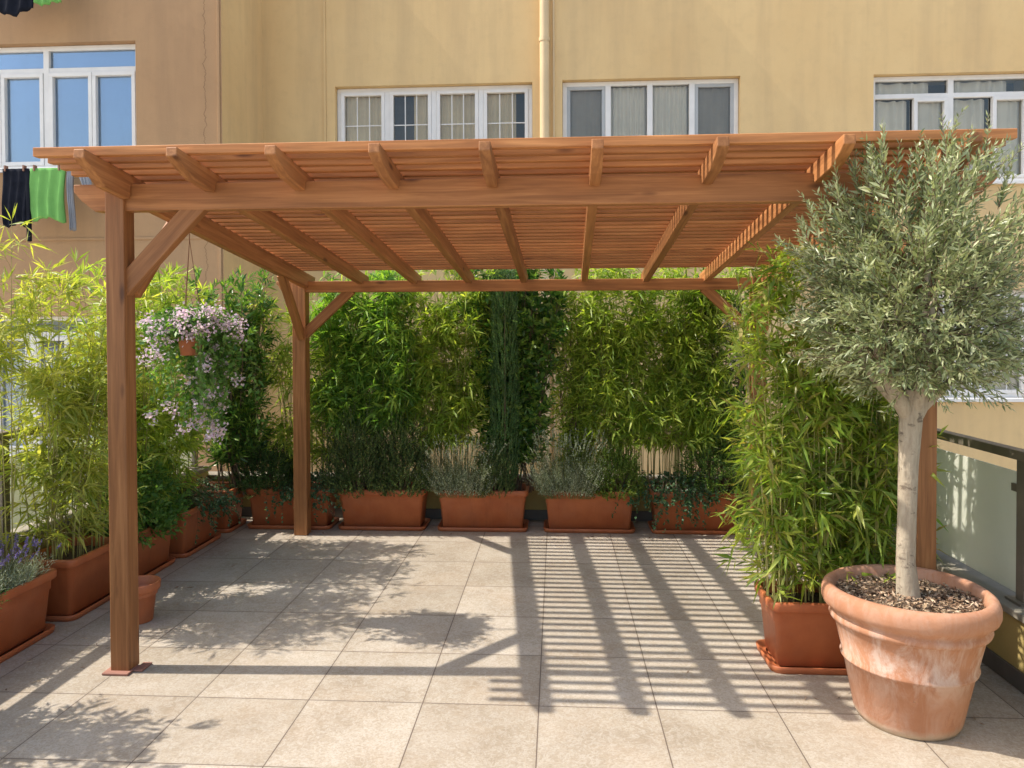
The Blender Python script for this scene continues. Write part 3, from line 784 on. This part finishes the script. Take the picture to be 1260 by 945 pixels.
# slats
ys = np.arange(3.1, 5.68, .0855)
for k, y in enumerate(ys):
    sw = .038
    jx = rng.normal()*.004
    xl = (-2.265 if k < 4 else -2.03) + jx
    beam('slat', (xl, y+sw/2, ztop(y)+.021), (1.845+jx, y+sw/2, ztop(y)+.021), sw, .040, bv=.003).data.materials[0] = M['wood_slat']
# braces
def brace(p0, p1, w, d): beam('brace', p0, p1, w, d)
brace((-2.045, FY, 1.80), (-1.655, FY, 2.21), .052, .088)
brace((1.62, FY+.05, 1.80), (1.23, FY+.05, 2.21), .052, .088)
brace((-2.01, FY+.03, 1.79), (-1.995, FY+.50, 2.27), .05, .07)
brace((1.645, FY+.08, 1.79), (1.635, FY+.50, 2.27), .05, .07)
brace((-2.02, RY, 1.58), (-1.62, RY, 1.95), .05, .075)
brace((1.53, RY, 1.58), (1.13, RY, 1.95), .05, .075)
brace((-2.02, RY, 1.56), (-2.0, RY-.50, 2.04), .05, .07)
brace((1.56, RY, 1.56), (1.59, RY-.50, 2.04), .05, .07)

# ------------------------------------------------------------------ planters
def rrect(hx, hy, r, z, n=5):
    out = []
    for cx, cy, a0 in ((hx-r, hy-r, 0), (-hx+r, hy-r, 90), (-hx+r, -hy+r, 180), (hx-r, -hy+r, 270)):
        for i in range(n+1):
            a = R(a0+90*i/n); out.append((cx+r*math.cos(a), cy+r*math.sin(a), z))
    return out
def make_planter(loc, L, D, H, label, rz=0):
    """body with flared rim, soil and a saucer"""
    r = empty('planter_box', loc, label, 'planter', 'brown plastic box planters', rz)
    hx, hy = L/2, D/2
    prof = [(-.058,.018), (-.050,.022), (-.030,H-.105), (-.024,H-.098), (-.022,H-.055), (-.006,H-.045), (-.002,H-.040), (0,H-.010), (-.003,H-.002), (-.008,H), (-.020,H), (-.026,H-.006), (-.030,H-.04), (-.036,H-.06)]
    m = MB(); m.rings([rrect(hx+o, hy+o, max(.012, .045+o*.5), z) for o, z in prof], close_bottom=True)
    m.build('body', M['planter'], r, True)
    V = []; F = []; nx, ny = 40, 16; hh = .031
    for j in range(ny+1):
        for i in range(nx+1):
            V.append(((i/nx-.5)*2*(hx-hh), (j/ny-.5)*2*(hy-hh), H-.052 + random.uniform(-.006,.006)))
    for j in range(ny):
        for i in range(nx): a = j*(nx+1)+i; F.append((a, a+1, a+nx+2, a+nx+1))
    mesh_obj('soil', V, F, M['soil'], r, True)
    s = MB(); s.rings([rrect(hx+o, hy+o, .05, z) for o, z in ((-.020,.001), (-.012,.001), (-.006,.030), (-.010,.034), (-.016,.031), (-.030,.014), (-.045,.0135))], close_bottom=True)
    s.build('saucer', M['planter'], r, True)
    return r
PH = .335
def rear(x0, x1, label): make_planter(((x0+x1)/2, 6.09, 0), x1-x0, .33, PH, label); return (x0+x1)/2
rear(-2.565, -1.845, 'brown planter behind the rear left post, holding the round dark bush')
rear(-1.80, -1.065, 'brown planter holding the dark junipers, first to the right of the rear left post')
rear(-.98, -.23, 'brown planter holding the cypress and a silver tuft')
rear(-.115, .635, 'brown planter holding a silver tuft and a small green bush')
rear(.745, 1.46, 'brown planter with ivy trailing over its front at the back right')
make_planter((-2.85, 3.43, 0), .82, .34, PH, 'brown planter holding purple lavender at the left edge', R(90))
make_planter((-2.84, 4.175, 0), .50, .34, PH+.01, 'brown planter holding the yellow bamboo left of the front post', R(90))
make_planter((-2.83, 4.76, 0), .61, .34, PH, 'brown planter with fresh leafy plant just right of the front left post', R(90))
make_planter((-2.80, 5.41, 0), .60, .34, PH, 'brown planter on the left with small leaves creeping over its far end', R(90))
make_planter((-2.80, 5.98, 0), .38, .36, PH+.01, 'small brown planter in the back left corner under the dark oleander', R(90))
make_planter((1.355, 3.655, 0), .73, .34, PH, 'brown planter holding the tall bamboo beside the olive pot')
make_planter((1.83, 4.55, 0), .73, .34, PH, 'brown planter standing along the right railing behind the front right post', R(90))

def lathe(prof, n=48):
    return [[(r*math.cos(2*math.pi*i/n), r*math.sin(2*math.pi*i/n), z) for i in range(n)] for r, z in prof]
# small round pot behind the front left post
sp = empty('flower_pot', (-2.33, 3.98, 0), 'small round terracotta pot standing behind the front left post', 'pot')
m = MB(); m.rings(lathe([(.070,0), (.074,.004), (.092,.165), (.108,.172), (.112,.178), (.116,.215), (.112,.22), (.104,.218), (.098,.15)]), close_bottom=True); m.build('body', M['planter'], sp, True)
m = MB(); m.rings(lathe([(.0001,.16), (.099,.158)])); m.build('soil', M['soil'], sp)
# big terracotta pot
BP = (1.44, 3.13, 0)
PS = .93
bp = empty('terracotta_pot', BP, 'large weathered terracotta pot with chalky patches holding the olive tree', 'pot')
prof = [(.185,.0), (.205,.003), (.214,.02), (.218,.03), (.262,.235), (.273,.241), (.276,.250), (.268,.258), (.300,.392), (.308,.398), (.318,.402), (.322,.412), (.320,.424), (.313,.432), (.322,.446), (.345,.462), (.352,.480), (.352,.510), (.344,.530), (.328,.541), (.310,.538), (.300,.525), (.296,.49), (.29,.46)]
prof = [(a*PS, b) for a, b in prof]
m = MB(); m.rings(lathe(prof, 96), close_bottom=True)
rs = np.random.default_rng(5)
m.V = [(x*(1+.006*math.sin(3*math.atan2(y,x)+z*9)), y*(1+.006*math.sin(2*math.atan2(y,x)+1)), z+(.003*math.sin(2*math.atan2(y,x)) if z > .1 else 0)) for x, y, z in m.V]
m.build('body', M['terracotta'], bp, True)
V = []; F = []; nr, na = 12, 60
for j in range(nr+1):
    for i in range(na):
        r = .277*j/nr; a = 2*math.pi*i/na; V.append((r*math.cos(a), r*math.sin(a), .487 + random.uniform(-.006,.006) + .014*math.exp(-(r/.1)**2)))
for j in range(nr):
    for i in range(na): i2 = (i+1) % na; F.append((j*na+i, (j+1)*na+i, (j+1)*na+i2, j*na+i2))
mesh_obj('soil', V, F, M['soil'], bp, True)
chips = Leaves(); n = 2600
a = rng.uniform(0, 2*np.pi, n); r = .268*np.sqrt(rng.uniform(.01, 1, n)); P = np.stack([r*np.cos(a), r*np.sin(a), .495+.014*np.exp(-(r/.1)**2)+rng.uniform(0,.012,n)], 1)
D = rng.normal(size=(n,3)); D[:,2] *= .3
chips.add(P, D, rng.uniform(.008,.03,n), rng.uniform(.004,.013,n), 0); c = chips.build('bark_mulch', M['mulch'], bp); tag(c, kind='stuff')

dl = Leaves(); spots = [(-2.4,4.6,.22,.8,26), (.6,5.75,.9,.12,16), (1.25,3.35,.35,.12,14), (1.75,3.0,.15,.3,12), (-2.45,3.3,.15,.4,10), (-.9,5.75,.9,.10,14)]
for cx, cy, sx, sy, n in spots:
    P = np.stack([cx+rng.normal(size=n)*sx, cy+rng.normal(size=n)*sy, rng.uniform(.004,.008,n)], 1); D = rng.normal(size=(n,3)); D[:,2] = .03
    P = P[(P[:,1] < 5.88) & (P[:,0] > -2.60) & (P[:,0] < 1.98)]
    dl.add(P, D[:len(P)], rng.uniform(.02,.05,len(P)), rng.uniform(.006,.010,len(P)), 0)
d_ = dl.build('fallen_leaves', M['mulch'], None)
tag(d_, 'sparse dry leaves fallen on the tiles along the planters', 'leaf litter', kind='stuff')

# ------------------------------------------------------------------ olive tree
ot = plant('olive_tree', 'grey green olive tree with round crown and pale trunk in the terracotta pot', 'tree', (BP[0], BP[1], .49))
TR = Tubes(14)
tp = np.array([(0,0,-.02), (.002,0,.03), (-.008,0,.15), (-.004,0,.35), (.0,.0,.55), (.010,0,.76), (.02,.0,.86)])
TR.add(tp, [.056,.045,.037,.036,.038,.045,.045], None)
limbs = []
for (dx, dy, dz, r0) in ((-.15,-.05,.42,.034), (.13,.02,.40,.036), (.03,-.10,.5,.026), (.0,.12,.45,.026), (.20,.0,.36,.018), (-.21,-.02,.40,.018), (.05,0,.7,.024)):
    p0 = np.array([.012+ (dx*.1), dy*.1, .76]); e = p0 + np.array([dx,dy,dz]); t = np.linspace(0,1,7)[:,None]
    pts = p0*(1-t)+e*t + np.array([dx,dy,0])*.5*np.sin(t*math.pi)*.6 + rng.normal(size=(7,3))*.008*t
    TR.add(pts, r0, r0*.35); limbs.append(pts)
TR.build('trunk', M['bark'], ot)
lv = Leaves(); tw = Tubes(3)
CC = np.array([.015, .0, 1.29]); RX, RYY, RZ = .40, .37, .50
def okeep(P):  # the crown stops short of the pergola timber
    w = P + np.array([BP[0], BP[1], .49])
    return ~((w[:,1] > 3.30) & (w[:,2] > 2.12)) & ~((w[:,1] > 3.04) & (w[:,2] > 2.22) & (w[:,2] < 2.40) & (np.abs(w[:,0]-1.638) < .04))
nsh = 1150
for i in range(int(nsh*1.45)):
    u = nrm(rng.normal(size=3)); a = math.atan2(u[1], u[0])
    if math.sin(a*5+u[2]*4)*math.sin(u[2]*6+a*2+.7) + .4*math.sin(a*11+u[2]*9) < -.12 and rng.random() < .72: continue
    lump = 1 + .11*math.sin(4*a+2*u[2]*3) + .08*math.sin(7*a+1.2+5*u[2]) + .08*math.sin(9*u[2])
    rr = rng.uniform(.18, .93)**.55*lump
    q = CC + u*np.array([RX,RYY,RZ])*rr*np.array([1,1,1 if u[2] > 0 else .92])
    d = u*np.array([1.,.9,.7])*.9 + np.array([0,0,.75]) + rng.normal(size=3)*.3
    L = rng.uniform(.09,.19)*(1.15 if rr > .8 else .9)
    shoots(lv, tw, q, d, L, rng.uniform(.042,.062), .0125, int(L/.0085), .62, .08, .02, .06, .0016, .22, True)
for (x, z, L, dx) in ((-.13,1.80,.17,.02),(-.01,1.78,.10,0),(.14,1.76,.22,.04),(.24,1.74,.24,.05),(.33,1.62,.22,.25),(-.30,1.66,.14,-.1),(-.40,1.50,.15,-.3),(.06,1.80,.13,.02),(-.22,1.76,.1,-.02)):
    for k in range(2): shoots(lv, tw, np.array([x+rng.normal()*.008, rng.normal()*.03-.05, z-.03]), np.array([dx,0,1.]), L*(1 if k == 0 else .6), .048, .0098, int(L/.006), .5, .0, .0, .03, .0018, .15)
# hanging lower sprays at the right
for (x, z, dx, dz, L) in ((.30,.98,.9,-.25,.24),(.36,.93,.8,-.45,.18),(.22,.95,.9,-.4,.2),(.38,1.05,1,-.1,.2),(.40,1.2,1,.1,.2),(.42,1.35,1,.2,.18)):
    shoots(lv, tw, np.array([x-.05, -.05, z]), np.array([dx,-.1,dz]), L, .05, .010, 22, .7, .3, .05, .15, .0018, .25)
for i in range(330):   # skirt of lower shoots round the fork
    a = rng.uniform(0, 2*np.pi); r = rng.uniform(.06, .34); z = .82 + .45*r + rng.uniform(-.02,.20)
    shoots(lv, tw, np.array([r*math.cos(a)+.01, r*math.sin(a), z]), np.array([math.cos(a), math.sin(a), rng.uniform(-.7,.5)]), rng.uniform(.08,.16), .050, .0125, 14, .7, .15, .0, .1, .0015, .25)
for i in range(120):
    k = limbs[rng.integers(len(limbs))]; p = k[rng.integers(3,7)]; u = nrm(rng.normal(size=3)); u[2] = abs(u[2])*.6
    tw.add(curve(p, u, rng.uniform(.15,.34), 5, .05, .03), .004, .0016)
cr = lv.build('crown', M['l_olive'], ot, okeep); tw.build('twig', M['stem_b'], ot)

# ------------------------------------------------------------------ plants: left row
Z0 = PH-.055
p = plant('lavender', 'silvery lavender with purple flower heads in the planter at the left edge', 'lavender', (-2.84, 3.47, Z0))
tuft(p, .17, .36, .26, 620, M['l_grey'], M['stem_g'], 170, M['f_violet'], .030, .0055)
p = plant('fresh_herb', 'bright green low herb growing at the near end of the lavender planter', 'plant', (-2.76, 3.30, Z0))
bush(p, .10, .12, .12, 110, M['l_fresh'], M['stem_g'], .03, .010, (.05,.09), 10)
p = plant('bamboo', 'yellow green bamboo with fine leaves at the far left, left of the front post', 'bamboo', (-2.85, 4.17, Z0), 'bamboos round the terrace')
bamboo(p, .12, .20, 1.66, 30, M['l_bamboo_y'], M['stem_y'], (.08,.13), .12, .26, .16, (.12,.28), (7,12), .095, keep=lambda P: (P[:,0] < .42))
p = plant('bamboo', 'arching yellow bamboo whose tips enter the picture at the left edge', 'bamboo', (-2.93, 3.75, Z0), 'bamboos round the terrace')
bamboo(p, .06, .05, 1.95, 9, M['l_bamboo_y'], M['stem_y'], (.09,.14), .10, .20, .9, (.14,.3), (7,11), .10, bias=(-.9,.3))
p = plant('leafy_shrub', 'bright green leafy shrub just right of the front left post', 'shrub', (-2.80, 4.76, Z0))
bush(p, .20, .32, .44, 430, M['l_fresh'], M['stem_g'], .062, .026, (.09,.16), 10, .85, .22, .5)
p = plant('bamboo', 'green bamboo rising behind the hanging flower basket', 'bamboo', (-2.86, 5.05, Z0), 'bamboos round the terrace')
bamboo(p, .12, .40, 1.80, 46, M['l_bamboo'], M['stem_y'], (.09,.14), .125, .22, .22, (.12,.28), (7,11), .10, keep=lambda P: P[:,0] < .55)
p = plant('ivy', 'small leaved creeper spilling over the far end of the left planter', 'creeper', (-2.72, 5.50, Z0+.04))
ivy(p, 60, M['l_ivy'], M['stem_b'], .34, .22, .10, (1,0), .022, .13, .16)
bush_p = plant('low_shrub', 'low dusky shrub in the left planter beside the creeper', 'shrub', (-2.80, 5.28, Z0))
bush(bush_p, .14, .18, .20, 150, M['l_dark'], M['stem_b'], .026, .010, (.06,.1), 12)
p = plant('oleander', 'dark green oleander with bright tips in the back left corner', 'shrub', (-2.66, 5.98, Z0))
shrub(p, .42, .22, 1.76, 30, M['l_laurel'], M['stem_b'], .11, .026, .12, (.14,.28), 13, .75, 'col', .25)

make_planter((-2.85, 2.62, 0), .70, .34, PH, 'brown planter just outside the left edge, nearest of the left row', R(90))
p = plant('leafy_shrub', 'tall leafy shrub left of the picture casting dappled shade on the near tiles', 'shrub', (-2.85, 2.78, Z0))
shrub(p, .36, .30, 1.12, 14, M['l_laurel'], M['stem_b'], .10, .026, .14, (.14,.26), 12, .8, 'col', .25)

# ------------------------------------------------------------------ plants: rear row
p = plant('round_bush', 'round dark green bush left of the rear left post', 'bush', (-2.40, 6.04, Z0))
bush(p, .27, .18, .38, 800, M['l_dark'], M['stem_b'], .030, .011, (.07,.12), 15, .6, .12)
p = plant('bamboo', 'thin pale bamboo behind the rear left post', 'bamboo', (-2.08, 6.15, Z0), 'bamboos round the terrace')
bamboo(p, .22, .06, 1.74, 28, M['l_bamboo'], M['stem_y'], (.09,.14), .12, .22, .25, (.12,.26), (6,10), .12)
p = plant('ivy', 'ivy hanging over the front of the planter beside the rear left post', 'ivy', (-2.08, 6.0, Z0+.04), 'ivy plants in the rear row')
ivy(p, 46, M['l_ivy'], M['stem_b'], .30, .25, .10, (0,-1), .026, .12, .12)
p = plant('bamboo', 'dense deep green bamboo behind the junipers, right of the rear left post', 'bamboo', (-1.60, 6.16, Z0), 'bamboos round the terrace')
bamboo(p, .32, .07, 1.84, 66, M['l_bamboo_g'], M['stem_g'], (.09,.14), .15, .20, .50, (.12,.27), (8,12), .085, keep=lambda P: np.abs(P[:,0]) < .50-.14*np.clip(P[:,2]-.9,0,1))
for dx, s, lab in ((-1.63, 1.0, 'larger dark juniper on the left in its planter'), (-1.27, .93, 'smaller dark juniper on the right in its planter')):
    p = plant('juniper', lab, 'juniper', (dx, 6.0, Z0), 'junipers in the rear row')
    bush(p, .24, .17, .60*s, 950, M['l_juniper'], M['stem_b'], .026, .0105, (.09,.16), 20, .5, .25, 1.1)
p = plant('bamboo', 'light green bamboo between the dense bamboo and the cypress', 'bamboo', (-1.02, 6.17, Z0), 'bamboos round the terrace')
bamboo(p, .28, .06, 1.90, 52, M['l_bamboo'], M['stem_y'], (.09,.13), .14, .20, .40, (.12,.26), (7,11), .095)
p = plant('cherry_laurel', 'tall broad leaved laurel with glossy leaves behind the cypress', 'laurel', (-.36, 6.18, Z0))
shrub(p, .56, .14, 1.92, 50, M['l_laurel'], M['stem_b'], .105, .040, .12, (.12,.24), 12, .85, 'col', .25)
p = plant('cypress', 'slim column shaped cypress in the middle of the back row', 'cypress', (-.42, 6.02, Z0))
lv = Leaves(); tw = Tubes(3)
for i in range(1900):
    z = rng.uniform(0,1)**.9*1.80; wd = .125*(1-.25*z/1.72)*(1 if z > .12 else .5); a = rng.uniform(0,2*np.pi); r = wd*rng.uniform(.3,1)**.5
    shoots(lv, tw if i % 3 == 0 else None, np.array([r*math.cos(a), r*math.sin(a), z]), np.array([math.cos(a)*.22, math.sin(a)*.22, 1.]), rng.uniform(.06,.12), .020, .0065, 14, .35, 0, 0, 0, .0012, .12)
tr = Tubes(6); tr.add([(0,0,-.02),(0,0,.8),(0,0,1.7)], .014, .004); tr.build('trunk', M['stem_b'], p); tw.build('twig', M['stem_g'], p); lv.build('crown', M['l_cypress'], p)
p = plant('dwarf_conifer', 'small yellow green conifer at the foot of the cypress', 'conifer', (-.50, 5.98, Z0))
bush(p, .15, .11, .42, 380, M['l_juniper'], M['stem_b'], .022, .008, (.07,.11), 20, .45, .15, 1.3)
p = plant('lavender', 'silver grey tuft left of the cypress in the middle rear planter', 'lavender', (-.76, 6.0, Z0), 'silver tufts in the rear row')
tuft(p, .27, .16, .50, 620, M['l_grey'], M['stem_g'], 130, None, .028, .0070)
p = plant('lavender', 'silver grey tuft left of the small green bush, right of the cypress', 'lavender', (.08, 6.0, Z0), 'silver tufts in the rear row')
tuft(p, .27, .16, .54, 620, M['l_grey'], M['stem_g'], 160, None, .028, .0070)
p = plant('box_bush', 'small dense green bush at the right of the silver tuft', 'bush', (.47, 5.99, Z0))
bush(p, .22, .17, .40, 720, M['l_box'], M['stem_b'], .026, .011, (.06,.11), 15, .55, .14, 1.0)
p = plant('pittosporum', 'narrow shrub with pale whorled tips, just right of the laurel', 'shrub', (.17, 6.20, Z0))
shrub(p, .32, .08, 1.60, 34, M['l_bamboo'], M['stem_b'], .11, .022, .17, (.12,.22), 13, .9, 'col', .16)
p = plant('bamboo', 'wide bright green bamboo filling the back right under the pergola', 'bamboo', (.80, 6.17, Z0), 'bamboos round the terrace')
bamboo(p, .46, .06, 1.90, 104, M['l_bamboo'], M['stem_y'], (.09,.13), .14, .17, .38, (.12,.27), (7,11), .09)
p = plant('ivy', 'pale ivy trailing over the front of the back right planter', 'ivy', (.98, 6.0, Z0+.04), 'ivy plants in the rear row')
ivy(p, 64, M['l_ivy'], M['stem_b'], .42, .30, .10, (0,-1), .028, .14, .12)
p = plant('low_shrub', 'dark low shrub right of the ivy in the back right planter', 'shrub', (1.27, 6.05, Z0))
bush(p, .25, .17, .46, 520, M['l_laurel'], M['stem_b'], .034, .013, (.08,.13), 13, .7, .2)
p = plant('lilac_shrub', 'shrub with small lilac flowers beside the rear right post', 'shrub', (1.42, 6.17, Z0))
shrub(p, .34, .10, 1.76, 20, M['l_laurel'], M['stem_b'], .07, .024, .17, (.12,.22), 11, .85, 'col', .25)
fl = Leaves()
for i in range(26):
    c = np.array([rng.uniform(-.10,.16), rng.uniform(-.26,-.10), rng.uniform(1.04,1.42)])
    m_ = 26; fl.add(c + rng.normal(size=(m_,3))*.014, rng.normal(size=(m_,3)), .014, .010, 0)
fl.build('flowers', M['f_lilac'], p)

# ------------------------------------------------------------------ plants: right
p = plant('bamboo', 'tall full bamboo with large yellow green leaves beside the olive pot', 'bamboo', (1.30, 3.68, Z0), 'bamboos round the terrace')
def keepr(P):
    w_ = P + np.array([1.30, 3.68, Z0])
    return ~((w_[:,2] > 1.75) & (w_[:,1] < 3.50)) & (w_[:,2] < 2.12) & ~((np.abs(w_[:,0]-1.628) < .05) & (np.abs(w_[:,1]-3.445) < .05)) & (w_[:,0] < 1.86) & (w_[:,0] > .78 + .16*np.clip(w_[:,2]-1.2, 0, 1)) & (w_[:,1] > 3.05)
bamboo(p, .30, .13, 1.68, 66, M['l_bamboo_r'], M['stem_y'], (.055,.130), .15, .16, .11, (.10,.26), (6,11), .085, keep=keepr, culm_r=.0045)
p = plant('bamboo', 'darker bamboo along the right railing, showing past the olive trunk', 'bamboo', (1.80, 4.50, Z0), 'bamboos round the terrace')
bamboo(p, .10, .30, 1.30, 30, M['l_bamboo_g'], M['stem_g'], (.10,.16), .12, .22, .15, (.12,.26), (6,10), .11, keep=lambda P: P[:,0] < .24)

# ------------------------------------------------------------------ hanging flower basket
HB = (-1.975, 3.90, 1.50)
hb = empty('hanging_basket', HB, 'hanging terracotta pot of trailing lilac flowers under the left side of the pergola', 'hanging basket')
m = MB(); m.rings(lathe([(.046,-.02), (.050,-.017), (.068,.100), (.076,.104), (.079,.135), (.073,.138), (.066,.12)], 32), close_bottom=True); m.build('pot', M['planter'], hb, True)
m = MB(); m.rings(lathe([(.0001,.122), (.067,.120)], 32)); m.build('soil', M['soil'], hb)
ct = Tubes(4)
top = ztop(3.9) - .115 - HB[2] + .004
for k in range(3):
    a = 2.1*k+.4; ct.add([(.062*math.cos(a), .062*math.sin(a), .13), (.02*math.cos(a), .02*math.sin(a), .45), (0,0,top-.06)], .0026, .0026)
ct.add([(0,0,top-.07), (0,0,top)], .004, .004); ct.build('cord', M['cord'], hb)
lv = Leaves(); tw = Tubes(3); fl = Leaves(); hc = np.array([0,0,.13])
for i in range(150):
    a = rng.uniform(0,2*np.pi); o = rng.uniform(.06,.23); fall = rng.uniform(.0,.44)*(rng.random() < .75)
    # keep a gap in front of the pot
    if -2.05 < a-2*np.pi*(a > np.pi) < -.95 and fall > .05: fall = rng.uniform(.0,.04); o *= .5
    e = np.array([math.cos(a)*o*1.05, math.sin(a)*o, .0])
    pts = np.array([hc*.9, hc + e*.45 + (0,0,.09), hc + e*.9 + (0,0,.05), hc + e*1.05 + (0,0,-fall*.45), hc + e*.95 + (0,0,-fall)])
    tw.add(pts, .0013, .0008)
    m_ = 24; s = rng.uniform(.4,4,m_); bpz = np.stack([np.interp(s, np.arange(5), pts[:,j]) for j in range(3)],1) + rng.normal(size=(m_,3))*.012
    lv.add(bpz, rng.normal(size=(m_,3)) + nrm(e)*.7, rng.uniform(.024,.042,m_), rng.uniform(.015,.024,m_), .2)
    if rng.random() < .5:
        for q in range(2 if fall < .1 else 1):
            c = pts[rng.integers(2,5)] + rng.normal(size=3)*.02 + nrm(e)*.03
            m2 = 24; fl.add(c + rng.normal(size=(m2,3))*.019, rng.normal(size=(m2,3)), rng.uniform(.015,.024,m2), .016, 0)
# curtain of trails behind and below the pot
for i in range(70):
    x = rng.normal()*.10; y = rng.uniform(.03,.16); z0 = .1; fall = rng.uniform(.25,.56)
    pts = np.array([(x*.4,y*.5,z0), (x,y,z0-.05), (x*1.1,y,z0-fall*.5), (x*1.1+rng.normal()*.02,y-.03,z0-fall)])
    tw.add(pts, .0012, .0008); m_ = 22; s = rng.uniform(0,3,m_); bpz = np.stack([np.interp(s, np.arange(4), pts[:,j]) for j in range(3)],1) + rng.normal(size=(m_,3))*.01
    lv.add(bpz, rng.normal(size=(m_,3)) + np.array([0,-.5,0]), rng.uniform(.028,.046,m_), rng.uniform(.017,.028,m_), .2)
    if rng.random() < .3:
        m2 = 34; fl.add(pts[-1] + rng.normal(size=(m2,3))*.02, rng.normal(size=(m2,3)), .019, .016, 0)
tw.build('trail', M['stem_g'], hb); lv.build('foliage', M['l_fresh'], hb); fl.build('flowers', M['f_lilac'], hb)
